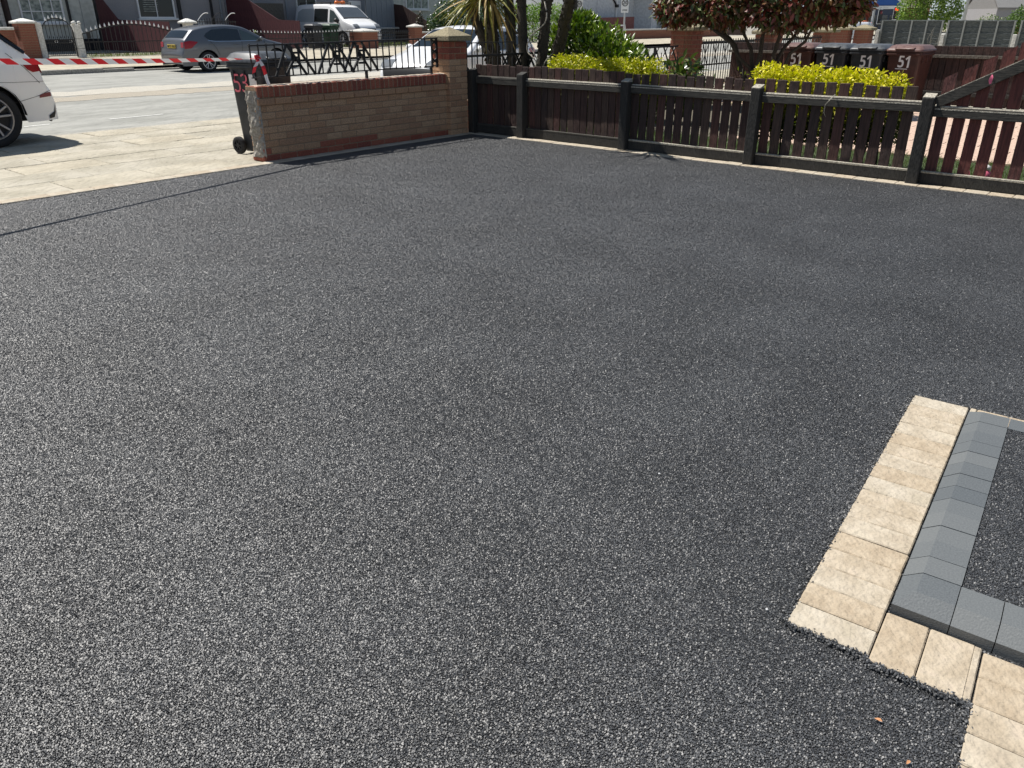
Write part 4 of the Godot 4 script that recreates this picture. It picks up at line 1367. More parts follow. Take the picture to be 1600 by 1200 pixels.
# ---------------------------------------------------------------- entrance step in the corner of the picture
func make_step() -> void:
	var o := thing("entrance_step", "raised tarmac step edged with charcoal kerb blocks and beige pavers", "step", Vector3(-6.625, 0, 7.447), deg_to_rad(4.45))
	var st := newst()
	add_box(st, Vector3(0.4, -0.035, 0.95), Vector3(2.6, 0.05, 1.9))
	put("bedding", done(st), M.joint, o)
	var top := 0.012
	var pav := boxmesh(Vector3(0.098, 0.06, 0.207), 0.0035)
	var pav2 := boxmesh(Vector3(0.207, 0.06, 0.098), 0.0035)
	for i in 17:
		put("paver", pav, M.beige[[3, 0, 2, 1, 0, 2, 4, 1][i % 8] if i != 1 else 0], o, Vector3(0.05 + i * 0.1, top - 0.03 + rng.randf_range(-0.0015, 0.0015), 0.104), Basis(Vector3(rng.randfn() * 0.006, 1, rng.randfn() * 0.006).normalized(), rng.randfn() * 0.01))
	# row in front of the step, towards the viewer
	for k in 2:
		put("paver", boxmesh(Vector3(0.214, 0.06, 0.1055), 0.0035), M.beige[[0, 1][k]], o, Vector3(0.09, top - 0.03, 0.264 + k * 0.108), Basis(Vector3.UP, rng.randfn() * 0.006))
	put("paver_sliver", boxmesh(Vector3(0.212, 0.06, 0.018), 0.003), M.beige[2], o, Vector3(0.09, top - 0.031, 0.4305))
	for k in 14:
		put("paver", pav, M.beige[[0, 0, 1, 2, 4, 0, 3][k % 7]], o, Vector3(0.135 - k * 0.1, top - 0.03 + rng.randf_range(-0.001, 0.001), 0.548), Basis(Vector3.UP, rng.randfn() * 0.006))
	for k in 14:
		put("paver", pav, M.beige[[0, 1, 0, 4, 2][k % 5]], o, Vector3(0.135 - k * 0.1, top - 0.03, 0.758), Basis(Vector3.UP, rng.randfn() * 0.006))
	for k in 8:
		put("paver", pav2, M.beige[[1, 0, 2][k % 3]], o, Vector3(0.085, top - 0.031, 0.9 + k * 0.1))
	# row behind the step
	put("paver_sliver", boxmesh(Vector3(0.1, 0.06, 0.022), 0.003), M.beige[2], o, Vector3(1.652, top - 0.031, 0.226))
	for k in 7:
		put("paver", pav, M.beige[[0, 1, 2, 0, 4][k % 5]], o, Vector3(1.652, top - 0.03, 0.344 + k * 0.207), Basis(Vector3.UP, rng.randfn() * 0.008))
	# charcoal kerb blocks: outer edge chamfered, a little proud of each other
	var prof := PackedVector2Array([Vector2(0, -0.05), Vector2(0, 0.036), Vector2(0.046, 0.068), Vector2(0.142, 0.068), Vector2(0.142, -0.05)])
	var u0 := 0.205
	var u1 := 1.60
	var v0 := 0.215
	var n := 12
	var across := Basis(Vector3(0, 0, 1), Vector3(0, 1, 0), Vector3(-1, 0, 0))
	for i in n:
		var a := lerpf(u0 + 0.142, u1 - 0.142, float(i) / n)
		var b := lerpf(u0 + 0.142, u1 - 0.142, float(i + 1) / n)
		st = newst()
		add_prism(st, prof, -(b - 0.0012), -(a + 0.0012), Transform3D(across, Vector3(0, 0, 0)))
		put("kerb_block", done(st), M.charcoal[rng.randi() % 4], o, Vector3(0, rng.randf_range(-0.001, 0.001), v0))
	# rows along z at both ends
	for e in 2:
		for i in 10:
			var a := v0 + 0.142 + i * 0.104
			st = newst()
			var t := Transform3D(Basis(), Vector3(u0, 0, 0)) if e == 0 else Transform3D(Basis(Vector3(-1, 0, 0), Vector3(0, 1, 0), Vector3(0, 0, 1)), Vector3(u1, 0, 0))
			add_prism(st, prof, a + 0.0012, a + 0.1028, t)
			put("kerb_block", done(st), M.charcoal[rng.randi() % 4], o, Vector3(0, rng.randf_range(-0.001, 0.001), 0))
	# corner blocks with two chamfers
	for e in 2:
		st = newst()
		var s := 1.0 if e == 0 else -1.0
		var cx := u0 if e == 0 else u1
		var p := func(u: float, y: float, v: float) -> Vector3: return Vector3(cx + s * u, y, v0 + v)
		var q := 0.141
		var ch := 0.046
		var mid: Vector3 = p.call(0.08, 0.0, 0.08)
		face(st, [p.call(ch, 0.068, ch), p.call(q, 0.068, ch), p.call(q, 0.068, q), p.call(ch, 0.068, q)], mid)
		face(st, [p.call(0, 0.036, 0), p.call(q, 0.036, 0), p.call(q, 0.068, ch), p.call(ch, 0.068, ch)], mid)
		face(st, [p.call(0, 0.036, 0), p.call(0, 0.036, q), p.call(ch, 0.068, q), p.call(ch, 0.068, ch)], mid)
		face(st, [p.call(0, 0.036, 0), p.call(q, 0.036, 0), p.call(q, -0.05, 0), p.call(0, -0.05, 0)], mid)
		face(st, [p.call(0, 0.036, 0), p.call(0, 0.036, q), p.call(0, -0.05, q), p.call(0, -0.05, 0)], mid)
		face(st, [p.call(q, 0.068, ch), p.call(q, 0.068, q), p.call(q, -0.05, q), p.call(q, -0.05, 0), p.call(q, 0.036, 0)], mid)
		face(st, [p.call(ch, 0.068, q), p.call(q, 0.068, q), p.call(q, -0.05, q), p.call(0, -0.05, q), p.call(0, 0.036, q)], mid)
		put("kerb_block", done(st), M.charcoal[1 + e], o)
	st = newst()
	add_box(st, Vector3((u0 + u1) / 2, 0.026, v0 + 0.75), Vector3(u1 - u0 - 0.286, 0.072, 1.5 - 0.286))
	put("tarmac_infill", done(st), M.binder, o)
	# stones of the raised infill
	var places := []
	var patch := stone_patch(0.37, 0.0041, 0.0017, 0.0035, 140)
	for i in 3:
		for j in 3:
			var t := Basis(Vector3.UP, (rng.randi() % 4) * PI / 2)
			var c := Vector3(u0 + 0.142 + 0.187 + i * 0.37, 0.0648, v0 + 0.142 + 0.187 + j * 0.37)
			places.append(Transform3D(t, c - t * Vector3(0.185, 0, 0.185)))
	spread("infill_stones", o, patch, M.stone, places)
	# ragged tarmac edge against the pavers
	var edge := []
	var put_edge := func(a: Vector3, b: Vector3, out: Vector3, count: int) -> void:
		for i in count:
			var t := rng.randf()
			var s := rng.randf_range(0.0022, 0.0048)
			var p2: Vector3 = a.lerp(b, t) + out * (rng.randfn() * 0.007 - 0.006)
			edge.append(Transform3D(Basis.from_euler(Vector3(rng.randf() * TAU, rng.randf() * TAU, rng.randf() * TAU)).scaled(Vector3(s, s, s)), p2 + Vector3(0, rng.randf_range(0.001, 0.012), 0)))
	put_edge.call(Vector3(0, 0, 0), Vector3(1.7, 0, 0), Vector3(0, 0, 1), 2600)
	put_edge.call(Vector3(0, 0, 0), Vector3(0, 0, 0.21), Vector3(1, 0, 0), 420)
	put_edge.call(Vector3(-0.017, 0, 0.21), Vector3(-0.017, 0, 0.44), Vector3(1, 0, 0), 520)
	put_edge.call(Vector3(-0.017, 0, 0.445), Vector3(-1.2, 0, 0.445), Vector3(0, 0, 1), 2400)
	put_edge.call(Vector3(1.702, 0, 0), Vector3(1.702, 0, 1.6), Vector3(-1, 0, 0), 1500)
	spread("edge_stones", o, M.one_stone, M.stone, edge)
# ---------------------------------------------------------------- across the road
func spear_railing(o: Node3D, x0: float, x1: float, y0: float, tops: Callable, pitch: float, white_tips: bool) -> void:
	var n := int((x1 - x0) / pitch)
	var rail := newst()
	var prev := Vector3.ZERO
	for i in n + 1:
		var x := x0 + i * pitch
		var y: float = tops.call((x - x0) / (x1 - x0))
		var st := newst()
		add_bar(st, Vector3(x, y0, 0), Vector3(x, y, 0), 0.016, 0.016)
		put("bar", done(st), M.iron, o)
		st = newst()
		add_lathe(st, [Vector2(0.03, 0.0), Vector2(0.036, 0.03), Vector2(0.0001, 0.13)], 6, Transform3D(Basis(Vector3.RIGHT, -PI / 2), Vector3(x, y, 0)))
		var tip := put("spear_tip", done(st), M.sign_white if white_tips else M.iron, o)
		if x1 > 15.0 and white_tips:
			tip.scale = Vector3(0.7, 0.7, 0.7)
			tip.position = Vector3(x, y, 0) * 0.3
		if i % 2 == 0:
			st = newst()
			add_bar(st, Vector3(x + pitch / 2, y0, 0), Vector3(x + pitch / 2, y0 + 0.42, 0), 0.014, 0.014)
			put("bar", done(st), M.iron, o)
		var p := Vector3(x, y - 0.03, 0)
		if i > 0:
			add_bar(rail, prev, p, 0.03, 0.016)
		prev = p
	add_bar(rail, Vector3(x0, y0 + 0.06, 0), Vector3(x1, y0 + 0.06, 0), 0.03, 0.016)
	add_bar(rail, Vector3(x0, y0 + 0.45, 0), Vector3(x1, y0 + 0.45, 0), 0.03, 0.016)
	put("rails", done(rail), M.iron, o)

func stone_cap(o: Node3D, w: float, y: float, h: float, mat: Material) -> void:
	var st := newst()
	add_box(st, Vector3(0, y + 0.03, 0), Vector3(w, 0.06, w), 0.01)
	var a := w / 2 - 0.005
	for s in 4:
		var b := Basis(Vector3.UP, s * PI / 2)
		face(st, [b * Vector3(-a, y + 0.061, a), b * Vector3(a, y + 0.061, a), b * Vector3(0.03, y + 0.06 + h, 0.03), b * Vector3(-0.03, y + 0.06 + h, 0.03)], Vector3(0, y, 0))
	face(st, [Vector3(-0.03, y + 0.06 + h, -0.03), Vector3(0.03, y + 0.06 + h, -0.03), Vector3(0.03, y + 0.06 + h, 0.03), Vector3(-0.03, y + 0.06 + h, 0.03)], Vector3(0, y, 0))
	put("cap", done(st), mat, o)

# brickwork of a far wall: courses of bricks joined as one piece
func far_bricks(o: Node3D, size: Vector3, at: Vector3) -> void:
	put("core", boxmesh(size - Vector3(0.02, 0.005, 0.02), 0.0), M.mortar, o, at)
	var rows := int(size.y / 0.075)
	var st := newst()
	for r in rows:
		var y := at.y - size.y / 2 + r * size.y / rows + 0.034
		var off := 0.1125 if r % 2 else 0.0
		var x := -size.x / 2 - off
		while x < size.x / 2 - 0.02:
			var a := maxf(x, -size.x / 2)
			var b := minf(x + 0.213, size.x / 2)
			if b - a > 0.03:
				for s in [-1.0, 1.0]:
					add_box(st, Vector3(at.x + (a + b) / 2, y, at.z + s * (size.z / 2 - 0.04)), Vector3(b - a, 0.064, 0.08))
			x += 0.225
		var z := -size.z / 2 + 0.09
		while z < size.z / 2 - 0.1:
			for s in [-1.0, 1.0]:
				var b := minf(z + 0.213, size.z / 2 - 0.09)
				if b - z > 0.03:
					add_box(st, Vector3(at.x + s * (size.x / 2 - 0.04), y, at.z + (z + b) / 2), Vector3(0.078, 0.064, b - z))
			z += 0.225
	var m := put("bricks", done(st), M.far_brick, o)
	m.set_meta("kind", "stuff")

func far_pillar(called: String, label: String, at: Vector3, w: float, h: float, cap: Material, group := "") -> Node3D:
	var o := thing(called, label, "pillar", at, 0.0, group)
	far_bricks(o, Vector3(w, h, w), Vector3(0, h / 2, 0))
	stone_cap(o, w + 0.14, h, 0.1, cap)
	return o

func make_far_side() -> void:
	var zf := -23.5
	var gy := 0.22
	# brick garden wall with pillar, far left
	var w := thing("garden_wall", "low red brick garden wall with pale coping behind the white estate car", "wall", Vector3(0.75, gy, zf))
	far_bricks(w, Vector3(3.7, 0.92, 0.22), Vector3(0, 0.46, 0))
	put("coping", boxmesh(Vector3(3.72, 0.09, 0.34), 0.015), M.white_pillar, w, Vector3(0, 0.965, 0))
	far_pillar("gate_pillar", "brick gate pillar with cream pyramid cap at the end of the garden wall", Vector3(2.98, gy, zf), 0.52, 1.12, M.white_pillar)
	var p := thing("gate_post", "square white concrete gate post left of the arched iron gate", "gate post", Vector3(3.39, gy, zf + 0.05))
	put("shaft", boxmesh(Vector3(0.2, 1.14, 0.22), 0.012), M.white_pillar, p, Vector3(0, 0.57, 0))
	p = thing("gate_post", "white concrete gate post with ball finials right of the arched iron gate", "gate post", Vector3(4.66, gy, zf + 0.05))
	put("shaft", boxmesh(Vector3(0.24, 1.08, 0.26), 0.012), M.white_pillar, p, Vector3(0, 0.54, 0))
	for y in [0.3, 0.62]:
		put("joint", boxmesh(Vector3(0.244, 0.012, 0.264), 0.0), M.black, p, Vector3(0, y, 0))
	var st := newst(true)
	add_lathe(st, [Vector2(0.0001, -0.065), Vector2(0.046, -0.046), Vector2(0.065, 0.0), Vector2(0.046, 0.046), Vector2(0.0001, 0.065)], 10, Transform3D(Basis(), Vector3.ZERO))
	var ball := done(st)
	for b in [Vector3(-0.11, 1.12, 0.08), Vector3(0.1, 1.13, 0.09), Vector3(0.0, 1.14, -0.08)]:
		put("finial", ball, M.white_pillar, p, b)
	# arched gate
	var g := thing("iron_gate", "arched black iron garden gate with white spear tips between white posts", "gate", Vector3(4.02, gy + 0.03, zf + 0.05))
	st = newst()
	var arc := []
	for k in 13:
		var a := PI * k / 12.0
		arc.append(Vector3(-0.5 * cos(a), 0.85 + 0.4 * sin(a), 0))
	add_tube(st, arc, 0.018, 0.018, 5)
	for y in [0.05, 0.46, 0.56]:
		add_bar(st, Vector3(-0.5, y, 0), Vector3(0.5, y, 0), 0.03, 0.02)
	add_bar(st, Vector3(-0.5, 0, 0), Vector3(-0.5, 0.86, 0), 0.035, 0.03)
	add_bar(st, Vector3(0.5, 0, 0), Vector3(0.5, 0.86, 0), 0.035, 0.03)
	put("gate_frame", done(st), M.iron, g)
	for k in 7:
		var x := -0.375 + k * 0.125
		st = newst()
		add_bar(st, Vector3(x, 0.05, 0), Vector3(x, 0.85 + 0.4 * sqrt(1 - x * x * 4.0), 0), 0.016, 0.016)
		put("bar", done(st), M.iron, g)
		st = newst()
		add_bar(st, Vector3(x + 0.0625, 0.05, 0), Vector3(x + 0.0625, 0.62, 0), 0.014, 0.014)
		add_lathe(st, [Vector2(0.024, 0.0), Vector2(0.0001, 0.09)], 5, Transform3D(Basis(Vector3.RIGHT, -PI / 2), Vector3(x + 0.0625, 0.62, 0)))
		put("bar", done(st), M.iron, g)
	for k in 6:
		var a := PI * (0.28 + 0.088 * k)
		st = newst()
		add_lathe(st, [Vector2(0.03, 0.0), Vector2(0.036, 0.03), Vector2(0.0001, 0.13)], 6, Transform3D(Basis(Vector3.RIGHT, -PI / 2), Vector3(-0.5 * cos(a), 0.85 + 0.41 * sin(a), 0)))
		put("spear_tip", done(st), M.sign_white, g)
	for k in 4:
		st = newst()
		var ring := []
		for q in 9:
			ring.append(Vector3(-0.36 + k * 0.24 + 0.05 * cos(q * TAU / 8), 0.51 + 0.045 * sin(q * TAU / 8), 0))
		add_tube(st, ring, 0.008, 0.008, 4, false)
		put("scroll", done(st), M.sign_white if k % 2 else M.iron, g)
	# bowed railing behind the pavement
	var r := thing("front_railing", "bowed black iron railing with white spear tips left of the grey hatchback", "railing", Vector3(0, 0, zf))
	spear_railing(r, 4.86, 8.6, gy + 0.05, func(t: float) -> float: return 1.02 + 0.30 * sin(PI * clampf(t * 1.05, 0, 1)), 0.17, true)
	put("letter_box", boxmesh(Vector3(0.12, 0.22, 0.06), 0.01), M.black, r, Vector3(5.05, 0.95, 0.05))
	p = thing("gate_post", "white gate post with wide cap behind the roof of the grey hatchback", "gate post", Vector3(8.95, gy, zf))
	put("shaft", boxmesh(Vector3(0.3, 1.1, 0.3), 0.012), M.white_pillar, p, Vector3(0, 0.55, 0))
	stone_cap(p, 0.54, 1.1, 0.12, M.white_pillar)
	r = thing("front_railing", "black iron railing with white tips behind the grey hatchback and green bins", "railing", Vector3(0, 0, zf))
	spear_railing(r, 11.2, 17.2, gy + 0.05, func(t: float) -> float: return 1.0 - 0.08 * sin(PI * t), 0.17, true)
	var gg := thing("iron_gate", "black iron double gate with scrolls behind the roof of the grey hatchback", "gate", Vector3(9.2, gy, zf))
	st = newst()
	for y in [0.08, 0.5, 1.15]:
		add_bar(st, Vector3(0, y, 0), Vector3(1.9, y, 0), 0.03, 0.025)
	for k in 17:
		add_bar(st, Vector3(0.05 + k * 0.1125, 0.05, 0), Vector3(0.05 + k * 0.1125, 1.2 + 0.1 * sin(PI * k / 16.0), 0), 0.016, 0.016)
	put("gate_frame", done(st), M.iron, gg)
	for k in 3:
		var pts := []
		for q in 9:
			pts.append(Vector3(0.2 + k * 0.6 + 0.5 * q / 8.0, 1.2 + 0.28 * sin(q / 8.0 * PI * 0.6), 0))
		st = newst()
		add_tube(st, pts, 0.014, 0.014, 4)
		put("scroll", done(st), M.sign_white if k != 1 else M.iron, gg)
	var fl := thing("flower_tub", "small white flowering plant in a dark tub behind the railing", "plant pot", Vector3(12.2, gy, zf - 0.6))
	st = newst(true)
	add_lathe(st, [Vector2(0.0001, 0.0), Vector2(0.14, 0.0), Vector2(0.19, 0.32), Vector2(0.16, 0.32), Vector2(0.0001, 0.28)], 12, Transform3D(Basis(Vector3.RIGHT, -PI / 2), Vector3.ZERO))
	put("tub", done(st), M.black_soft, fl)
	leaves("flowers", fl, leaf_mesh(0.07, 0.05), M.leaf, 220, func() -> Array: return on_blobs([[Vector3(0, 0.55, 0), Vector3(0.25, 0.28, 0.25)]], 0.8), func(_p: Vector3) -> Color: return Color(0.6, 0.6, 0.55) if rng.randf() < 0.35 else Color(0.05, 0.08, 0.03))
	# stone capped pillars of the drive with the van
	far_pillar("brick_pier", "short wide brick pier with rough stone cap in front of the white van", Vector3(17.8, gy, zf), 0.95, 0.70, M.concrete)
	far_pillar("brick_pier", "slim brick pier with stone cap left of the bushy shrub", Vector3(21.15, gy, zf), 0.5, 0.88, M.concrete)
	r = thing("front_railing", "low black railing between the two brick piers by the van", "railing", Vector3(0, 0, zf))
	spear_railing(r, 18.6, 20.8, gy + 0.05, func(_t: float) -> float: return 0.88, 0.13, false)
	w = thing("garden_wall", "low brick garden wall under the bushy shrub across the road", "wall", Vector3(24.2, gy, zf))
	far_bricks(w, Vector3(5.4, 0.6, 0.22), Vector3(0, 0.3, 0))
	put("coping", boxmesh(Vector3(5.42, 0.08, 0.3), 0.015), M.concrete, w, Vector3(0, 0.64, 0))
	# party fences that run from the houses to the road
	var fz := zf - 0.3
	var tops := [Vector2(-30.0, 2.6), Vector2(-29.2, 2.3), Vector2(-28.0, 1.45), Vector2(fz, 1.38)]
	var f := thing("party_fence", "maroon board fence stepping down beside the cream house", "fence", Vector3(8.35, 0, 0))
	boards(f, -29.8, fz, 0.16, 0.152, 0.03, 0.25, tops, [M.maroon])
	f = thing("party_fence", "maroon board fence sloping down behind the grey hatchback", "fence", Vector3(14.6, 0, 0))
	boards(f, -29.8, fz - 0.2, 0.16, 0.152, 0.03, 0.25, [Vector2(-30.0, 2.6), Vector2(-28.4, 2.5), Vector2(-25.6, 1.45), Vector2(fz, 1.40)], [M.maroon])
	f = thing("party_fence", "dark brown board fence sloping down beside the cream rendered house", "fence", Vector3(25.4, 0, 0))
	boards(f, -29.8, fz - 0.2, 0.16, 0.15, 0.03, 0.25, [Vector2(-30.0, 2.3), Vector2(-29.0, 2.2), Vector2(-26.0, 0.95), Vector2(fz, 0.9)], [M.pickets[0]])
	f = thing("timber_gate", "tall weathered grey timber side gate left of the white van", "gate", Vector3(16.3, 0, -29.6), PI / 2)
	boards(f, -1.4, 1.4, 0.16, 0.155, 0.03, 0.25, [Vector2(-1.4, 2.2), Vector2(1.4, 2.2)], [M.old_wood])
	# fir green bins behind the railing
	var bn := thing("green_bin", "dark green wheelie bin behind the railing beside the white van", "wheelie bin", Vector3(16.45, gy, zf - 0.75), -PI / 2, "bins behind the far railing")
	wheelie_bin(bn, 0.58, 0.7, 1.06, M.bin_green, M.bin_green)
	bn = thing("dark_bin", "black wheelie bin left of the green bin behind the railing", "wheelie bin", Vector3(15.5, gy, zf - 0.75), -PI / 2, "bins behind the far railing")
	wheelie_bin(bn, 0.58, 0.7, 1.06, M.bin_black, M.bin_black)
	# shrubs across the road
	var sh := thing("bushy_shrub", "large glossy green shrub beside the cream rendered house", "shrub", Vector3(25.0, gy, -24.6))
	tree_stems(sh, "stem", [[wobble(Vector3.ZERO, Vector3(-0.4, 1.6, 0.2), 4, 0.1), 0.06, 0.03], [wobble(Vector3.ZERO, Vector3(0.7, 1.8, 0.1), 4, 0.1), 0.06, 0.03], [wobble(Vector3.ZERO, Vector3(1.5, 1.4, -0.2), 4, 0.1), 0.06, 0.03]], M.bark)
	var bl := [[Vector3(-0.9, 0.9, 0), Vector3(0.8, 0.75, 0.7)], [Vector3(0.3, 1.5, 0), Vector3(1.3, 1.2, 0.9)], [Vector3(2.0, 1.7, -0.2), Vector3(1.6, 1.5, 1.0)], [Vector3(3.6, 1.6, -0.4), Vector3(1.4, 1.4, 1.0)]]
	leaves("foliage", sh, leaf_mesh(0.15, 0.07), M.leaf_gloss, 6500, func() -> Array: return on_blobs(bl, 0.6), func(_p: Vector3) -> Color: return Color(0.03, 0.06, 0.02).lerp(Color(0.10, 0.15, 0.06), pow(rng.randf(), 1.6)))
	sh = thing("dark_shrub", "thin dark shrub against the brown fence across the road", "shrub", Vector3(22.2, gy, -24.3))
	tree_stems(sh, "stem", [[wobble(Vector3.ZERO, Vector3(0.1, 1.4, 0), 4, 0.06), 0.03, 0.012], [wobble(Vector3.ZERO, Vector3(-0.4, 1.0, 0.1), 4, 0.06), 0.025, 0.01]], M.bark)
	var b2 := [[Vector3(0, 0.5, 0), Vector3(0.6, 0.5, 0.4)], [Vector3(0.1, 1.1, 0), Vector3(0.2, 0.5, 0.2)]]
	leaves("foliage", sh, leaf_mesh(0.09, 0.045), M.leaf, 900, func() -> Array: return on_blobs(b2, 0.9), func(_p: Vector3) -> Color: return Color(0.03, 0.035, 0.02).lerp(Color(0.08, 0.05, 0.05), rng.randf()))
	var mm := MultiMesh.new()
	mm.transform_format = MultiMesh.TRANSFORM_3D
	mm.use_colors = true
	mm.mesh = leaf_mesh(0.22, 0.02, 0.2, 0.3, 2)
	mm.instance_count = 5200
	for i in mm.instance_count:
		var q := Vector3(rng.randf_range(17.5, 30.0), 0.22, rng.randf_range(-26.0, -23.7))
		if i < 2200:
			q = Vector3(rng.randf_range(4.9, 11.0), 0.22, rng.randf_range(-23.8, -23.15))
		mm.set_instance_transform(i, Transform3D(Basis.from_euler(Vector3(rng.randfn() * 0.4, rng.randf() * TAU, rng.randfn() * 0.4)) * rng.randf_range(0.4, 1.0) * (0.7 if i < 2200 else 1.0), q))
		mm.set_instance_color(i, Color(0.10, 0.16, 0.03).lerp(Color(0.24, 0.24, 0.08), rng.randf()))
	var gr := MultiMeshInstance3D.new()
	gr.name = unique("far_grass")
	gr.multimesh = mm
	gr.material_override = M.leaf
	add_child(gr)
	tag(gr, "tufts of pale green grass in the gardens across the road", "grass")
	gr.set_meta("kind", "stuff")

func make_clipped_hedge() -> void:
	var o := thing("clipped_hedge", "bright green clipped hedge behind the palm trunks across the road", "hedge", Vector3(31.9, 0.2, -24.2))
	var st := []
	for i in 6:
		st.append([wobble(Vector3(-2.0 + i * 0.8, 0, 0), Vector3(-2.0 + i * 0.8, 1.4, 0), 3, 0.04), 0.03, 0.015])
	tree_stems(o, "stem", st, M.bark)
	var bl := []
	for i in 8:
		bl.append([Vector3(-2.2 + i * 0.62, 0.75, 0), Vector3(0.5, 0.75, 0.55)])
		bl.append([Vector3(-2.2 + i * 0.62, 1.62 + 0.05 * sin(i * 2.0), -0.1), Vector3(0.48, 0.5, 0.5)])
	leaves("foliage", o, leaf_mesh(0.10, 0.055), M.leaf, 7000, func() -> Array: return on_blobs(bl, 0.5), func(_p: Vector3) -> Color: return Color(0.08, 0.16, 0.015).lerp(Color(0.26, 0.40, 0.03), rng.randf()))

func make_houses() -> void:
	var zh := -30.0
	var gy := 0.25
	# cream house, far left
	var h := thing("cream_house", "cream rendered house with leaded bay window at the far left", "house", Vector3(3.0, gy, zh))
	put("wall", boxmesh(Vector3(10.6, 5.3, 7.0), 0.0), M.cream_wall, h, Vector3(0, 2.65, -3.5))
	gable_roof(h, 10.6, 7.0, 5.3, 2.6, M.roof_tile, Vector3(0, 0, -3.5))
	window(h, Vector3(3.15, 1.95, 0.0), 1.7, 1.75, 4, 4, M.sign_white, M.curtain)
	window(h, Vector3(3.15, 4.3, 0.0), 1.7, 1.3, 3, 2, M.sign_white, M.curtain)
	window(h, Vector3(-2.5, 1.95, 0.0), 1.7, 1.75, 4, 4, M.sign_white, M.curtain)
	put("plinth", boxmesh(Vector3(10.64, 0.45, 0.06), 0.0), M.black_soft, h, Vector3(0, 0.225, 0.02))
	put("drainpipe", boxmesh(Vector3(0.09, 5.2, 0.09), 0.02), M.black, h, Vector3(4.2, 2.7, 0.07))
	put("render_joint", boxmesh(Vector3(0.02, 5.2, 0.012), 0.0), M.grey_wall, h, Vector3(4.75, 2.65, 0.004))
	var st := newst()
	add_box(st, Vector3(1.75, 1.2, 0.2), Vector3(0.12, 2.4, 0.4), 0.01)
	add_box(st, Vector3(0.6, 1.2, 0.2), Vector3(0.12, 2.4, 0.4), 0.01)
	add_box(st, Vector3(1.18, 2.45, 0.25), Vector3(1.4, 0.12, 0.7), 0.01)
	var pc := put("porch", done(st), M.pickets[2], h)
	var dr := put("door", boxmesh(Vector3(0.98, 2.1, 0.06), 0.01), M.white_pillar, h, Vector3(1.17, 1.05, 0.05))
	for k in 2:
		put("door_pane", boxmesh(Vector3(0.7, 0.55, 0.02), 0.0), M.curtain, dr, Vector3(0, 0.6 - k * 0.75, 0.035))
	put("letter_plate", boxmesh(Vector3(0.3, 0.06, 0.02), 0.0), M.alloy, dr, Vector3(0, 0.22, 0.04))
	# grey pebble dashed house
	h = thing("pebbledash_house", "grey pebble dashed house with white framed window behind the hatchback", "house", Vector3(11.6, gy, zh))
	put("wall", boxmesh(Vector3(6.0, 5.3, 7.0), 0.0), M.grey_wall, h, Vector3(0, 2.65, -3.5))
	gable_roof(h, 6.0, 7.0, 5.3, 2.6, M.roof_slate, Vector3(0, 0, -3.5))
	window(h, Vector3(-0.5, 2.0, 0.0), 1.75, 1.5, 2, 1, M.sign_white, M.window_dark)
	window(h, Vector3(-0.5, 4.3, 0.0), 1.75, 1.3, 2, 1, M.sign_white, M.window_dark)
	st = newst()
	for k in 9:
		add_box(st, Vector3(-0.75, 1.55 + k * 0.09, 0.026), Vector3(0.7, 0.025, 0.006))
	put("window_blind", done(st), M.curtain, h)
	for x in [2.25, 2.75]:
		put("drainpipe", boxmesh(Vector3(0.1, 5.2, 0.1), 0.02), M.black if x < 2.5 else M.shed, h, Vector3(x, 2.7, 0.08))
	put("frame_strip", boxmesh(Vector3(0.16, 2.6, 0.08), 0.01), M.black, h, Vector3(0.62, 1.3, 0.045))
	put("meter_box", boxmesh(Vector3(0.4, 0.55, 0.1), 0.01), M.white_pillar, h, Vector3(1.6, 0.9, 0.06))
	# house behind the van
	h = thing("rendered_house", "grey rendered house with white door behind the white van", "house", Vector3(19.1, gy, zh - 0.1))
	put("wall", boxmesh(Vector3(8.8, 5.3, 7.0), 0.0), M.grey_wall, h, Vector3(0, 2.65, -3.5))
	gable_roof(h, 8.8, 7.0, 5.3, 2.6, M.roof_tile, Vector3(0, 0, -3.5))
	window(h, Vector3(0.4, 2.0, 0.0), 1.3, 1.1, 2, 1, M.white_pillar, M.window_dark)
	dr = put("door", boxmesh(Vector3(1.0, 2.15, 0.06), 0.01), M.sign_white, h, Vector3(3.75, 1.08, 0.03))
	put("door_pane", boxmesh(Vector3(0.6, 0.7, 0.02), 0.0), M.pale_pane, dr, Vector3(0, 0.5, 0.035))
	put("drainpipe", boxmesh(Vector3(0.09, 5.2, 0.09), 0.02), M.shed, h, Vector3(-0.9, 2.7, 0.07))
	# vertical steel garage
	var s := thing("steel_shed", "grey ribbed metal shed to the right of the white van", "shed", Vector3(24.3, gy, zh + 0.3))
	for k in 11:
		put("panel", boxmesh(Vector3(0.185, 3.0, 0.05), 0.012), M.shed, s, Vector3(-0.95 + k * 0.19, 1.5, (0.0 if k % 2 else 0.02)))
	put("panel", boxmesh(Vector3(0.05, 3.0, 3.0), 0.01), M.shed, s, Vector3(1.06, 1.5, -1.52))
	put("panel", boxmesh(Vector3(0.05, 3.0, 3.0), 0.01), M.shed, s, Vector3(-1.07, 1.5, -1.52))
	put("roof", boxmesh(Vector3(2.3, 0.08, 3.2), 0.01), M.shed, s, Vector3(0, 3.04, -1.5))
	put("base_ledge", boxmesh(Vector3(2.3, 0.1, 0.3), 0.01), M.concrete, s, Vector3(0.1, 0.75, 0.2))
	# pale house right of it
	h = thing("pale_house", "pale cream rendered house behind the bushy green shrub", "house", Vector3(30.4, gy, zh))
	put("wall", boxmesh(Vector3(10.0, 5.3, 7.0), 0.0), M.cream_wall, h, Vector3(0, 2.65, -3.5))
	gable_roof(h, 10.0, 7.0, 5.3, 2.6, M.roof_slate, Vector3(0, 0, -3.5))
	window(h, Vector3(-2.9, 2.5, 0.0), 1.9, 1.5, 3, 2, M.sign_white, M.curtain)
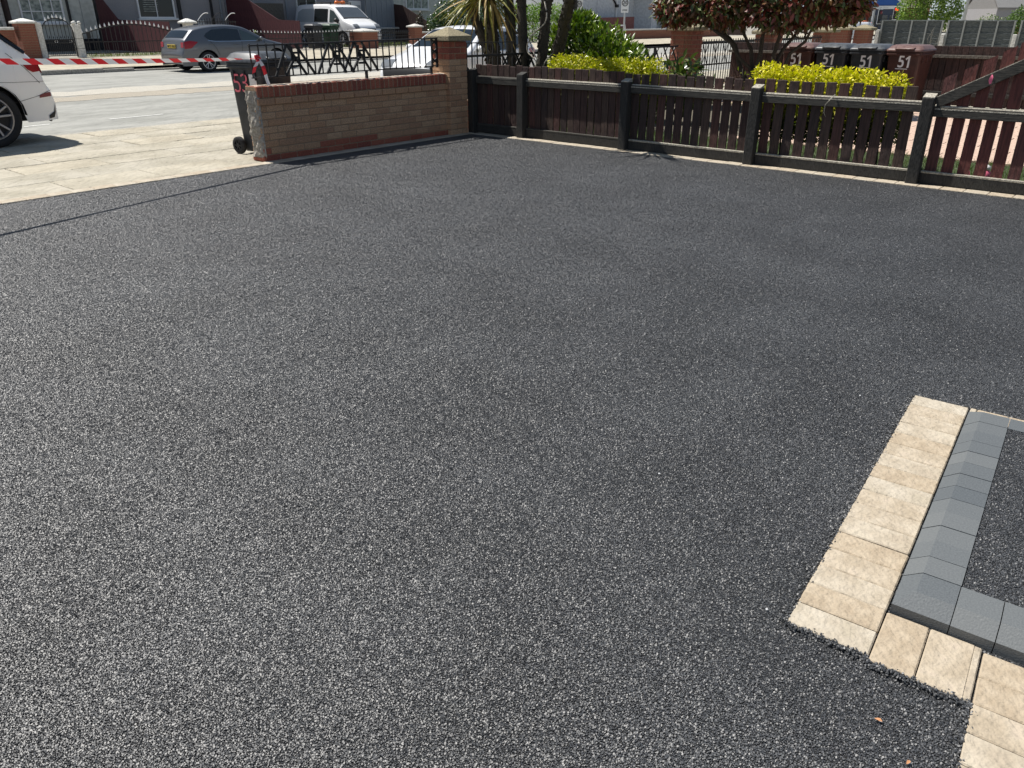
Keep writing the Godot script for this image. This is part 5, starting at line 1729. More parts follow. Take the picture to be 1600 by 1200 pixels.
	window(h, Vector3(2.4, 2.2, 0.0), 1.9, 1.5, 3, 2, M.sign_white, M.curtain)
	put("render_joint", boxmesh(Vector3(0.08, 5.2, 0.03), 0.0), M.white_pillar, h, Vector3(-3.95, 2.65, 0.012))
	# white house further along the road
	h = thing("white_house", "white rendered house with porch behind the long brick wall", "house", Vector3(52.0, 0.2, -31.0))
	put("wall", boxmesh(Vector3(17.0, 5.3, 7.0), 0.0), M.white_wall, h, Vector3(0, 2.65, -3.5))
	gable_roof(h, 17.0, 7.0, 5.3, 2.6, M.roof_slate, Vector3(0, 0, -3.5))
	put("drainpipe", boxmesh(Vector3(0.13, 5.2, 0.12), 0.02), M.sign_white, h, Vector3(-1.3, 2.7, 0.08))
	st = newst()
	add_tube(st, [Vector3(-2.6, 3.4, 0.08), Vector3(-1.35, 2.35, 0.08)], 0.06, 0.06, 6)
	add_box(st, Vector3(-1.3, 2.25, 0.12), Vector3(0.3, 0.22, 0.2), 0.02)
	put("downpipe_branch", done(st), M.black, h)
	st = newst()
	add_box(st, Vector3(1.9, 1.5, 0.9), Vector3(0.9, 3.0, 1.8), 0.0)
	add_box(st, Vector3(5.0, 1.5, 0.9), Vector3(2.2, 3.0, 1.8), 0.0)
	add_box(st, Vector3(3.6, 3.1, 0.9), Vector3(5.2, 0.2, 2.0), 0.0)
	put("porch", done(st), M.white_wall, h)
	put("porch_recess", boxmesh(Vector3(1.5, 2.9, 0.1), 0.0), M.shop_navy, h, Vector3(3.1, 1.45, 0.2))
	dr = put("door", boxmesh(Vector3(0.95, 2.1, 0.06), 0.01), M.galv, h, Vector3(3.4, 1.05, 1.2))
	put("door_pane", boxmesh(Vector3(0.5, 0.6, 0.02), 0.0), M.sign_white, dr, Vector3(0, 0.55, 0.035))
	window(h, Vector3(5.0, 1.9, 1.82), 1.3, 1.2, 2, 1, M.sign_white, M.pale_pane)
	put("render_joint", boxmesh(Vector3(0.03, 5.2, 0.012), 0.0), M.grey_wall, h, Vector3(-4.0, 2.65, 0.004))
	var f := thing("red_fence", "faded red board fence against the white rendered house", "fence", Vector3(48.0, 0, -29.6), PI / 2)
	boards(f, -3.6, 3.4, 0.2, 0.19, 0.03, 0.2, [Vector2(-3.6, 1.55), Vector2(3.4, 1.65)], [M.red_boards])
	f = thing("party_fence", "dark brown fence sloping down at the right of the white house", "fence", Vector3(60.6, 0, 0))
	boards(f, -30.5, -24.0, 0.2, 0.19, 0.03, 0.2, [Vector2(-30.5, 2.0), Vector2(-28.5, 1.9), Vector2(-25.5, 1.0), Vector2(-24.0, 1.0)], [M.pickets[3]])
	var w := thing("long_brick_wall", "long dark brick front wall with pale coping before the white house", "wall", Vector3(46.0, 0.02, -23.6))
	far_bricks(w, Vector3(20.0, 0.74, 0.24), Vector3(0, 0.37, 0))
	put("coping", boxmesh(Vector3(14.0, 0.09, 0.34), 0.01), M.concrete, w, Vector3(-3.0, 0.79, 0))
	put("coping", boxmesh(Vector3(6.0, 0.09, 0.34), 0.01), M.concrete, w, Vector3(7.02, 0.745, 0))
	# speed limit signs
	for k in 2:
		var at: Vector3 = [Vector3(31.0, 0.17, -17.4), Vector3(32.6, 0.17, -21.6)][k]
		var o := thing("speed_sign", ["white 20 zone sign plate on a grey pole before the long brick wall", "white 20 zone sign plate on a dark post above the laurel"][k], "road sign", at)
		st = newst(true)
		add_tube(st, [Vector3(0, 0, 0), Vector3(0, 2.9 if k == 0 else 2.35, 0)], 0.05, 0.05, 8)
		put("pole", done(st), M.galv, o)
		var yc: float = [1.98, 1.98][k]
		var b := Basis(Vector3.UP, deg_to_rad(-65))
		var pl := put("plate", boxmesh(Vector3(0.40, 0.72, 0.012), 0.004), M.sign_white, o, b * Vector3(0, yc, 0.065), b)
		if k == 1:
			put("post", boxmesh(Vector3(0.14, 1.6, 0.14), 0.02), M.black, o, Vector3(-0.28, 2.4 - 0.6, -0.05))
		st = newst()
		add_lathe(st, [Vector2(0.135, 0.008), Vector2(0.135, 0.012), Vector2(0.175, 0.012), Vector2(0.175, 0.008)], 24)
		put("ring", done(st), M.black, pl, Vector3(0, 0.12, 0))
		put("number", text_mesh("20", 0.16, 0.004), M.black, pl, Vector3(0, 0.12, 0.010))
		put("lettering", text_mesh("ZONE", 0.075, 0.004), M.black, pl, Vector3(0, -0.24, 0.010))
	var fr := thing("cycle_rail", "small white metal hoop rail beside the grey sign pole", "rail", Vector3(32.5, 0.15, -18.6))
	st = newst()
	add_bar(st, Vector3(-0.45, 0, 0), Vector3(-0.45, 1.0, 0), 0.06, 0.06)
	add_bar(st, Vector3(0.45, 0, 0), Vector3(0.45, 1.0, 0), 0.06, 0.06)
	add_bar(st, Vector3(-0.48, 1.0, 0), Vector3(0.48, 1.0, 0), 0.07, 0.06)
	put("bars", done(st), M.sign_white, fr)

# ---------------------------------------------------------------- far right
func make_right_distance() -> void:
	# grey lap panel fence with concrete posts
	var f := thing("panel_fence", "grey overlap panel fence with concrete posts beyond the bins", "fence", Vector3(20.0, 0, 0))
	for p in 5:
		var z0 := -0.62 + p * 1.93
		var n := 9
		for k in n:
			put("slat", boxmesh(Vector3(0.022, 0.17, 1.80), 0.004), M.grey_fence, f, Vector3(0.0 + (0.004 if k % 2 else 0.0), 0.08 + k * 0.155, z0 + 0.91), Basis(Vector3.BACK, 0.14) * Basis(Vector3.RIGHT, rng.randfn() * 0.003))
		for k in 5:
			put("batten", boxmesh(Vector3(0.04, 1.42, 0.045), 0.004), M.batten, f, Vector3(-0.045, 0.71, z0 + 0.03 + k * 0.44))
		put("capping", boxmesh(Vector3(0.08, 0.04, 1.84), 0.006), M.grey_fence, f, Vector3(-0.02, 1.425, z0 + 0.91))
		put("concrete_post", boxmesh(Vector3(0.11, [1.3, 1.08, 1.1, 1.1, 1.1][p], 0.11), 0.012), M.concrete, f, Vector3(-0.03, 0.52, z0 - 0.06))
	var pil := far_pillar("garden_pillar", "left brick garden pillar with pale cap of the pair beside the grey panel fence", Vector3(19.0, 0, -1.45), 0.46, 1.16, M.cap)
	copy(pil, "right brick garden pillar of the pair, against the grey panel fence", Vector3(19.3, 0, -0.9), 0.0)
	copy(pil, "single brick garden pillar with pale cap behind the two black bins", Vector3(14.0, 0, -0.2), 0.0)
	copy(pil, "brick garden pillar half hidden behind the red leaved tree", Vector3(10.35, 0, -0.15), 0.0)
	# dark boundary fence behind the bins
	f = thing("boundary_fence", "dark brown picket fence behind the row of bins numbered 51", "fence", Vector3(8.1, 0, 0))
	var z := 0.1
	while z < 8.6:
		put("picket", boxmesh(Vector3(0.018, 0.98, 0.105), 0.003), [M.pickets[0], M.pickets[2]][rng.randi() % 2], f, Vector3(0, 0.55, z), Basis(Vector3.RIGHT, rng.randfn() * 0.006))
		z += 0.112
	for k in 76:
		put("picket", boxmesh(Vector3(0.018, 0.96, 0.105), 0.003), M.pickets[2], f, Vector3(0.045, 0.55, 0.156 + k * 0.112))
	put("rail", boxmesh(Vector3(0.045, 0.05, 8.6), 0.004), M.old_wood, f, Vector3(-0.035, 0.87, 4.3))
	put("rail", boxmesh(Vector3(0.045, 0.07, 8.6), 0.004), M.post, f, Vector3(-0.035, 0.25, 4.3))
	# blue gabled shop
	var sh := thing("blue_shop", "bright blue gabled shop with white fascia far along the road", "shop", Vector3(120.0, 0, -31.5), deg_to_rad(-71))
	var st := newst()
	add_prism(st, PackedVector2Array([Vector2(-3.1, 3.25), Vector2(3.1, 3.25), Vector2(0, 5.6)]), -8.0, 0.0)
	put("gable", done(st), M.shop_blue, sh)
	put("wall", boxmesh(Vector3(6.2, 3.2, 8.0), 0.0), M.shop_navy, sh, Vector3(0, 1.61, -4.01))
	put("fascia", boxmesh(Vector3(6.3, 0.42, 0.15), 0.01), M.sign_white, sh, Vector3(0, 3.0, 0.08))
	put("lettering", text_mesh("The Convenience Store", 0.22, 0.02, false), M.galv, sh, Vector3(-0.4, 3.0, 0.16))
	st = newst()
	for s in [-1.0, 1.0]:
		add_bar(st, Vector3(s * 3.7, 2.95, 0.1), Vector3(s * 0.02, 5.72, 0.1), 0.24, 0.5)
	put("barge_board", done(st), M.sign_white, sh)
	st = newst()
	for s in [-1.0, 1.0]:
		add_bar(st, Vector3(s * 3.8, 3.0, -4.2), Vector3(0, 5.8, -4.2), 0.15, 8.0)
	put("roof", done(st), M.roof_tile, sh)
	for k in 4:
		put("shop_window", boxmesh(Vector3(1.2, 1.4, 0.05), 0.0), M.glass, sh, Vector3(-2.2 + k * 1.45, 1.3, 0.02))
	# brick house beside the shop, then two roofs
	var h := thing("far_brick_house", "dark red brick house with brown roof right of the blue shop", "house", Vector3(129.0, 0, -30.6), deg_to_rad(-71))
	put("wall", boxmesh(Vector3(7.0, 3.0, 8.0), 0.0), M.far_brick, h, Vector3(0, 1.5, -4.0))
	gable_roof(h, 7.0, 8.0, 3.0, 3.0, M.roof_tile, Vector3(0, 0, -4.0))
	window(h, Vector3(-1.6, 1.6, 0), 1.6, 1.1, 2, 1, M.sign_white, M.window_dark)
	h = thing("far_gable_house", "grey gabled house with long grey roof beyond the panel fence", "house", Vector3(140.0, 0, -14.0), deg_to_rad(-50))
	put("wall", boxmesh(Vector3(14.0, 2.9, 9.0), 0.0), M.grey_wall, h, Vector3(0, 1.45, -4.5))
	gable_roof(h, 14.0, 9.0, 2.9, 4.2, M.roof_slate, Vector3(0, 0, -4.5))
	h = thing("far_gable_house", "second grey roofed house partly hidden by the right hand tree", "house", Vector3(150.0, 0, 2.5), deg_to_rad(-20))
	put("wall", boxmesh(Vector3(9.0, 2.6, 7.0), 0.0), M.grey_wall, h, Vector3(0, 1.3, -3.5))
	gable_roof(h, 9.0, 7.0, 2.6, 3.2, M.roof_slate, Vector3(0, 0, -3.5))
	# street furniture
	var o := thing("lamp_column", "tall pale lamp column in front of the blue shop", "lamp post", Vector3(61.2, 0, -13.8))
	st = newst(true)
	add_tube(st, [Vector3(0, 0, 0), Vector3(0.0, 8.0, 0.0)], 0.11, 0.07, 8)
	put("column", done(st), M.galv, o)
	o = thing("lamp_column", "pale lamp column between the shrub and the gabled house", "lamp post", Vector3(52.0, 0, -5.3))
	st = newst(true)
	add_tube(st, [Vector3(0, 0, 0), Vector3(0.0, 8.0, 0.0)], 0.12, 0.08, 8)
	put("column", done(st), M.galv, o)
	for k in 2:
		o = thing("traffic_signal", ["traffic signal on red with white bordered backing board right of the blue shop", "dark traffic signal seen from the side in front of the shop"][k], "traffic light", [Vector3(71.2, 0, -15.0), Vector3(60.7, 0, -13.2)][k], deg_to_rad([-75, -20][k]))
		st = newst(true)
		add_tube(st, [Vector3(0, 0, 0), Vector3(0, 2.4 - 0.2 * k, 0)], 0.06, 0.06, 8)
		put("pole", done(st), M.galv if k == 0 else M.black, o)
		put("backing_board", boxmesh(Vector3(0.5, 1.05, 0.02), 0.005), M.sign_white, o, Vector3(0, 1.95 - 0.3 * k, 0.07))
		put("head", boxmesh(Vector3(0.42, 0.97, 0.1), 0.01), M.black, o, Vector3(0, 1.95 - 0.3 * k, 0.1))
		st = newst(true)
		add_lathe(st, [Vector2(0.0001, 0.05), Vector2(0.1, 0.03), Vector2(0.13, 0.0)], 14)
		put("red_lamp", done(st), M.red_glow if k == 0 else M.red_dark, o, Vector3(0, 2.25 - 0.3 * k, 0.155))
		put("green_lamp", done(newlens()), M.black_gloss, o, Vector3(0, 1.65 - 0.3 * k, 0.155))
	var lamp := OmniLight3D.new()
	lamp.name = "red_signal_light"
	lamp.position = Vector3(70.9, 2.25, -14.9)
	lamp.light_color = Color(1, 0.12, 0.05)
	lamp.light_energy = 0.05
	lamp.omni_range = 20
	lamp.omni_attenuation = 2.0
	lamp.shadow_enabled = true
	add_child(lamp)
	# trees and bushes over the panel fence
	var t := thing("round_bush", "bright green rounded tree above the grey panel fence", "tree", Vector3(39.7, 0, -4.4))
	tree_stems(t, "trunk", [[[Vector3.ZERO, Vector3(0.05, 0.8, 0), Vector3(0, 1.8, 0)], 0.12, 0.06]], M.bark)
	var bl := [[Vector3(-0.5, 1.9, -0.6), Vector3(0.75, 1.0, 0.75)], [Vector3(0.2, 2.3, 0.1), Vector3(0.8, 1.3, 0.8)], [Vector3(0.5, 1.9, 0.9), Vector3(0.7, 0.9, 0.65)], [Vector3(0, 3.0, 0.0), Vector3(0.9, 0.9, 1.0)]]
	leaves("crown", t, leaf_mesh(0.13, 0.075), M.leaf, 5200, func() -> Array: return on_blobs(bl, 0.5), func(p: Vector3) -> Color: return Color(0.09, 0.16, 0.025).lerp(Color(0.27, 0.36, 0.07), rng.randf()))
	t = thing("low_bush", "small yellow green bush beside the gabled house", "bush", Vector3(56.0, 0, -4.6))
	var b3 := [[Vector3(0, 0.8, 0), Vector3(0.9, 1.0, 1.0)], [Vector3(0.2, 0.9, 1.2), Vector3(0.8, 0.8, 0.8)]]
	tree_stems(t, "stem", [[[Vector3.ZERO, Vector3(0, 0.9, 0.2)], 0.06, 0.03]], M.bark)
	leaves("foliage", t, leaf_mesh(0.14, 0.07), M.leaf, 1800, func() -> Array: return on_blobs(b3, 0.6), func(_p: Vector3) -> Color: return Color(0.06, 0.11, 0.02).lerp(Color(0.16, 0.22, 0.05), rng.randf()))
	t = thing("broad_tree", "broad green tree at the upper right corner", "tree", Vector3(51.0, 0, 0.6))
	tree_stems(t, "trunk", [[[Vector3.ZERO, Vector3(0.05, 1.2, 0), Vector3(0.1, 2.6, 0)], 0.18, 0.1], [[Vector3(0, 1.2, 0), Vector3(0.3, 2.2, 0.9)], 0.1, 0.05], [[Vector3(0, 1.2, 0), Vector3(-0.3, 2.2, -0.9)], 0.1, 0.05]], M.bark)
	var b4 := [[Vector3(0, 2.6, -0.8), Vector3(1.2, 0.9, 1.1)], [Vector3(0.2, 3.2, 0.6), Vector3(1.4, 1.2, 1.3)], [Vector3(-0.3, 2.3, 1.4), Vector3(1.0, 0.7, 0.9)], [Vector3(-0.6, 1.4, -2.2), Vector3(0.8, 0.8, 0.9)]]
	leaves("crown", t, leaf_mesh(0.15, 0.085), M.leaf, 6500, func() -> Array: return on_blobs(b4, 0.6), func(_p: Vector3) -> Color: return Color(0.05, 0.10, 0.02).lerp(Color(0.13, 0.20, 0.05), rng.randf()))
	t = thing("dry_climber", "bare pale twigs of a dead climber hanging on the panel fence", "climber", Vector3(19.9, 0, 1.0))
	var tw := newst()
	for i in 60:
		var zc: float = 0.0 if i < 25 else 3.0
		var p0 := Vector3(rng.randf_range(-0.05, 0.0), rng.randf_range(0.3, 0.9), zc + rng.randfn() * 0.25)
		add_tube(tw, [p0, p0 + Vector3(0, rng.randf_range(0.05, 0.2), rng.randfn() * 0.08), p0 + Vector3(-0.02, rng.randf_range(0.2, 0.45), rng.randfn() * 0.12)], 0.004, 0.002, 3, false)
	var tm := put("twigs", done(tw), M.weathered, t)
	tm.set_meta("kind", "stuff")

func newlens() -> SurfaceTool:
	var st := newst(true)
	add_lathe(st, [Vector2(0.0001, 0.05), Vector2(0.1, 0.03), Vector2(0.13, 0.0)], 14)
	return st
# ---------------------------------------------------------------- vehicles in place
func make_vehicles() -> void:
	var o := thing("estate_car", "white estate car at the left edge seen from its rear corner", "car", Vector3(-6.51, -0.005, -4.42), PI)
	suv(o, M.white_car)
	o = thing("hatchback_car", "dark grey hatchback parked at the far kerb", "car", Vector3(5.97, 0.043, -15.79), 0.0)
	o.scale = Vector3.ONE * 0.89
	hatchback(o, M.grey_car)
	o = thing("white_car", "white car parked behind the wall railing and corner pillar", "car", Vector3(4.9, -0.02, -4.7), deg_to_rad(190))
	o.scale = Vector3.ONE * 0.95
	hatchback(o, M.white_car)
	o = thing("white_van", "white van with orange roof beacon parked nose out on a drive", "van", Vector3(19.0, 0.25, -26.95), -PI / 2)
	cab_van(o, M.white_car)
	o = thing("pale_car", "pale blue van seen from behind in front of the blue shop", "van", Vector3(61.0, -0.1, -14.3), deg_to_rad(12))
	o.scale = Vector3(0.72, 0.72, 0.72)
	cab_van(o, M.silver_car)
	o = thing("red_car", "red car above the panel fence at the right edge", "car", Vector3(58.3, 0.3, -1.2), deg_to_rad(60))
	hatchback(o, car_paint(Color(0.42, 0.03, 0.04), 0.35, 0.1))

func make_bins() -> void:
	var o := thing("wheelie_bin", "dark grey wheelie bin with pink number 53 at the broken wall end", "wheelie bin", Vector3(-2.81, 0.0, -0.62), PI / 2 + 0.19)
	wheelie_bin(o, 0.53, 0.57, 1.13, M.bin_black, M.bin_lid_black)
	var lean := Basis(Vector3.RIGHT, -0.05) * Basis(Vector3.UP, PI)
	var t := put("number", text_mesh("53", 0.2, 0.004, false), M.number_red, o, Vector3(0.075, 0.80, -0.252), lean)
	t.scale = Vector3(0.84, 1, 1)
	put("label", boxmesh(Vector3(0.11, 0.12, 0.004), 0.0), M.label_white, o, Vector3(-0.12, 0.84, -0.25), lean)
	var spots := [1.86, 2.50, 3.12, 3.77]
	for i in 4:
		var brown := i == 0 or i == 3
		o = thing("wheelie_bin", ["brown wheelie bin numbered 51 under the red leaved tree, leftmost of four", "black wheelie bin numbered 51 beside the left brown bin", "black wheelie bin numbered 51 beside the right brown bin", "brown wheelie bin numbered 51 at the right end of the row"][i], "wheelie bin", Vector3(7.38, 0.0, spots[i]), deg_to_rad([2, -1, 1, -3][i]), "bins numbered 51 along the dark fence")
		wheelie_bin(o, 0.585, 0.74, 1.07, M.bin_brown if brown else M.bin_black, M.bin_lid_brown if brown else M.bin_lid_black)
		t = put("number", text_mesh("51", 0.19, 0.004), M.number_white, o, Vector3(-0.345, 0.80 + [0.0, 0.012, -0.008, 0.004][i], [0.0, -0.02, 0.015, 0.03][i]), Basis(Vector3.BACK, 0.06) * Basis(Vector3.UP, -PI / 2) * Basis(Vector3.BACK, [0.02, -0.05, 0.01, -0.03][i]))
		t.scale = Vector3(0.78, 1, 1)
		put("address_strip", boxmesh(Vector3(0.002, 0.012, 0.2), 0.0), M.number_white, o, Vector3(-0.334, 0.69, -0.01))

# ---------------------------------------------------------------- the neighbour's frontage
func make_neighbour_front() -> void:
	var w := thing("neighbour_wall", "low brick wall under the black patterned railing of the next house", "wall", Vector3(3.15, 0, -0.14))
	far_bricks(w, Vector3(5.9, 0.42, 0.22), Vector3(0, 0.21, 0))
	var r := thing("neighbour_railing", "black railing with zigzag top band in front of the next house", "railing", Vector3(0, 0, -0.14))
	var st := newst()
	for y in [0.46, 0.74, 1.0]:
		add_bar(st, Vector3(0.12, y, 0), Vector3(6.15, y, 0), 0.03, 0.014, 0.002)
	put("rails", done(st), M.iron, r)
	for i in 54:
		var x := 0.2 + i * 0.11
		st = newst()
		add_bar(st, Vector3(x, 0.46, 0), Vector3(x, 1.17 if x < 1.2 else 0.74, 0), 0.014, 0.014)
		put("bar", done(st), M.iron, r)
	for i in 17:
		var x := 0.95 + i * 0.31
		st = newst()
		add_bar(st, Vector3(x, 1.0, 0.003), Vector3(x + 0.21, 0.72, 0.003), 0.034, 0.01)
		add_bar(st, Vector3(x + 0.155, 1.0, -0.006), Vector3(x + 0.02, 0.84, -0.006), 0.03, 0.01)
		add_bar(st, Vector3(x + 0.26, 0.74, -0.006), Vector3(x + 0.26, 0.9, -0.006), 0.02, 0.008)
		put("zigzag_bar", done(st), M.iron, r)
		if i % 3 == 2:
			put("upright", boxmesh(Vector3(0.045, 0.56, 0.03), 0.003), M.iron, r, Vector3(x, 0.73, 0))
	var st2 := newst()
	add_bar(st2, Vector3(0.12, 1.17, 0), Vector3(1.25, 1.17, 0), 0.012, 0.03)
	put("top_rail", done(st2), M.iron, r)
	far_pillar("neighbour_pillar", "red brick gate pillar behind the brown fern beside the red leaved tree", Vector3(6.58, 0, -0.2), 0.46, 1.27, M.cap)
	r = thing("neighbour_railing", "black scrolled railing between the gate pillar and the red tree trunk", "railing", Vector3(0, 0, -0.15))
	st = newst()
	for y in [0.25, 0.62, 1.05]:
		add_bar(st, Vector3(6.7, y, 0), Vector3(10.1, y, 0), 0.03, 0.014)
		add_bar(st, Vector3(10.6, y, 0), Vector3(13.7, y, 0), 0.03, 0.014)
	put("rails", done(st), M.iron, r)
	for i in 62:
		var x := 6.75 + i * 0.112
		if x > 10.1 and x < 10.6:
			continue
		st = newst()
		add_bar(st, Vector3(x, 0.2, 0), Vector3(x, 1.1, 0), 0.014, 0.014)
		if i % 4 == 0:
			add_bar(st, Vector3(x, 0.64, 0.003), Vector3(x + 0.22, 1.03, 0.003), 0.022, 0.008)
			add_bar(st, Vector3(x + 0.22, 0.64, -0.006), Vector3(x, 1.03, -0.006), 0.022, 0.008)
		put("bar", done(st), M.iron, r)

# ---------------------------------------------------------------- planting
func sword_leaf(l: float, w: float, bend: float) -> ArrayMesh:
	var st := newst(true)
	var rows := []
	var n := 6
	for i in n + 1:
		var t := float(i) / n
		var hw := w * 0.5 * (0.55 + 0.9 * t if t < 0.5 else 2.0 * (1.0 - t)) + 0.0008
		var y := l * t * (1.0 - 0.25 * bend * t)
		var z := -bend * l * t * t * 0.6
		rows.append([Vector3(-hw, y, z + hw * 0.5), Vector3(0, y, z), Vector3(hw, y, z + hw * 0.5)])
	add_grid(st, rows, Vector3(0, l / 2, -10))
	return done(st)

func palm(label: String, pts: Array, r0: float, r1: float, count: int, length: float, droopers: int) -> void:
	var base: Vector3 = pts[0]
	var o := thing("cordyline_palm", label, "palm", base, 0.0, "palm trunks in the front corner")
	var loc := []
	for i in pts.size() - 1:
		for k in 6:
			loc.append(pts[i].lerp(pts[i + 1], k / 6.0) - base + Vector3(rng.randfn(), 0, rng.randfn()) * 0.005)
	loc.append(pts[-1] - base)
	var st := newst()
	add_tube(st, loc, r0, r1, 10)
	# ragged rings left by shed leaves
	for i in range(0, loc.size() - 1):
		for q in 3:
			var p: Vector3 = loc[i].lerp(loc[i + 1], q / 3.0)
			var r := lerpf(r0, r1, float(i) / loc.size())
			for k in 7:
				var a := rng.randf() * TAU
				var d := Vector3(cos(a), 0, sin(a))
				add_bar(st, p + d * r * 0.9, p + d * (r + 0.012) + Vector3(0, rng.randf_range(-0.05, 0.02), 0), 0.03, 0.006)
	put("trunk", done(st), M.bark, o)
	var meshes := [sword_leaf(length, 0.04, 0.5), sword_leaf(length * 0.9, 0.036, 0.9), sword_leaf(length * 1.1, 0.042, 0.25)]
	for i in count:
		var low := i < droopers
		var az := rng.randf() * TAU
		var el := rng.randf_range(-0.85, 0.15) if low else rng.randf_range(-0.15, 1.35)
		var d := Vector3(cos(az) * cos(el), sin(el), sin(az) * cos(el))
		var side := d.cross(Vector3.UP).normalized()
		var up := side.cross(d).normalized()
		var m: Material = M.blade_dry if (low and rng.randf() < 0.3) else (M.blade if low else M.blade_green)
		put("leaf", meshes[rng.randi() % 3], m, o, loc[-1] + Vector3(0, rng.randf_range(-0.14, 0.05), 0), Basis(side, d, up) * Basis(Vector3.UP, rng.randfn() * 0.4))

func make_planting() -> void:
	palm("leaning dark palm trunk nearest the corner pillar", [Vector3(1.5, 0, -0.78), Vector3(1.5, 0.87, -0.83), Vector3(1.5, 1.74, -1.30), Vector3(1.5, 2.5, -1.65)], 0.085, 0.065, 36, 0.75, 10)
	palm("thick palm trunk with low yellowing leaves, second from the corner pillar", [Vector3(1.52, 0, -0.72), Vector3(1.52, 0.9, -0.78), Vector3(1.5, 1.55, -0.86), Vector3(1.5, 1.9, -0.90)], 0.10, 0.085, 90, 1.0, 60)
	palm("straight palm trunk third from the corner pillar", [Vector3(1.6, 0, -0.46), Vector3(1.6, 1.0, -0.5), Vector3(1.6, 2.7, -0.62)], 0.085, 0.07, 40, 0.75, 6)
	palm("straight palm trunk fourth from the corner pillar", [Vector3(1.5, 0, -0.17), Vector3(1.5, 1.0, -0.19), Vector3(1.5, 2.9, -0.25)], 0.08, 0.065, 40, 0.75, 4)
	palm("palm trunk with pale vine left of the laurel bush", [Vector3(1.55, 0, 0.06), Vector3(1.55, 0.9, 0.13), Vector3(1.55, 1.75, 0.22), Vector3(1.5, 2.6, 0.34)], 0.08, 0.07, 40, 0.75, 2)
	palm("palm trunk leaning over the yellow hedge, rightmost of the trunks", [Vector3(1.5, 0, 0.36), Vector3(1.48, 0.95, 0.46), Vector3(1.2, 1.39, 0.80), Vector3(0.9, 1.72, 1.10), Vector3(0.35, 2.25, 1.34), Vector3(-0.12, 2.62, 1.5)], 0.085, 0.065, 60, 0.8, 8)
	# bare vine stems looped round the trunks
	var o := thing("bare_vine", "bare pale vine stems looping between the two right palm trunks", "vine", Vector3(1.35, 0.7, 0.2))
	for s in [[Vector3(0.1, 1.0, 0.05), Vector3(0.05, 0.75, 0.12), Vector3(0.0, 0.55, -0.1), Vector3(0.02, 0.35, -0.2), Vector3(0, 0.2, -0.02), Vector3(0, 0.0, -0.05)], [Vector3(0.1, 0.75, 0.35), Vector3(0.0, 0.6, 0.5), Vector3(0.0, 0.45, 0.45), Vector3(0, 0.25, 0.2), Vector3(0, 0.1, 0.1)], [Vector3(0.05, 0.5, -0.2), Vector3(0, 0.3, -0.05), Vector3(0, 0.2, 0.02), Vector3(0, 0.05, -0.15)]]:
		var c := Curve3D.new()
		for i in s.size():
			var tan: Vector3 = (s[mini(i + 1, s.size() - 1)] - s[maxi(i - 1, 0)]) * 0.2
			c.add_point(s[i], -tan, tan)
		var st := newst(true)
		add_tube(st, Array(c.tessellate(3, 6)), 0.011, 0.008, 5)
		put("stem", done(st), M.weathered, o)
	# laurel
	var l := thing("laurel_bush", "rounded glossy green laurel behind the left yellow hedge", "shrub", Vector3(2.6, 0, 0.4))
	tree_stems(l, "stem", [[wobble(Vector3.ZERO, Vector3(0.1, 1.0, -0.2), 4, 0.05), 0.04, 0.02], [wobble(Vector3.ZERO, Vector3(0, 0.9, 0.4), 4, 0.05), 0.04, 0.02]], M.bark)
	var bl := [[Vector3(-0.05, 0.85, -0.35), Vector3(0.6, 0.72, 0.5)], [Vector3(0, 0.72, 0.1), Vector3(0.65, 0.68, 0.5)], [Vector3(0.0, 0.55, 0.5), Vector3(0.6, 0.62, 0.42)], [Vector3(-0.1, 1.15, -0.3), Vector3(0.42, 0.42, 0.35)]]
	leaves("foliage", l, leaf_mesh(0.10, 0.04, 0.2, 0.1), M.leaf_gloss, 7500, func() -> Array: return on_blobs(bl, 0.45), func(_p: Vector3) -> Color: return Color(0.05, 0.10, 0.015).lerp(Color(0.24, 0.31, 0.035), pow(rng.randf(), 1.2)), 0.7, 1.25, -0.6, 0.6)
	# the two yellow hedges
	for k in 2:
		var za: float = [0.95, 3.92][k]
		var zb: float = [2.68, 5.58][k]
		var h := thing("yellow_hedge", ["greenish yellow clipped hedge below the laurel, behind the fence", "bright yellow clipped hedge in front of the bins numbered 51"][k], "hedge", Vector3(0.68, 0, (za + zb) / 2))
		var hl := (zb - za) / 2
		var blobs := []
		for i in 9:
			var z := lerpf(-hl + 0.15, hl - 0.15, i / 8.0)
			var drop := (0.05 if k == 1 else 0.0) * (i / 8.0)
			blobs.append([Vector3(rng.randfn() * 0.03, 0.64 - drop + rng.randfn() * 0.012, z), Vector3(0.28, [0.40, 0.385][k] + rng.randf_range(-0.02, 0.03), 0.2)])
		var st := []
		for i in 10:
			var a := Vector3(rng.randf_range(-0.08, 0.08), 0, rng.randf_range(-hl + 0.1, hl - 0.1))
			st.append([wobble(a, a + Vector3(rng.randfn() * 0.08, 0.75, rng.randfn() * 0.1), 3, 0.03), 0.012, 0.005])
		tree_stems(h, "stem", st, M.twig)
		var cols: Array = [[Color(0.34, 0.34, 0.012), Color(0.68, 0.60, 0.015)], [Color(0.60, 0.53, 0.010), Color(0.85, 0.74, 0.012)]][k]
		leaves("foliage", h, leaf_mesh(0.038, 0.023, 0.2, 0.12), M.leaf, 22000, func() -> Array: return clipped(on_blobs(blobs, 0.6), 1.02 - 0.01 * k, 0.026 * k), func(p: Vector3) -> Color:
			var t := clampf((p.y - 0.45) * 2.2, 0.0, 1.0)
			return Color(0.05, 0.08, 0.012).lerp(cols[0].lerp(cols[1], rng.randf()), clampf(t * 0.8 + rng.randf() * 0.45 - 0.12, 0, 1)), 0.6, 1.25, -0.15, 0.9)
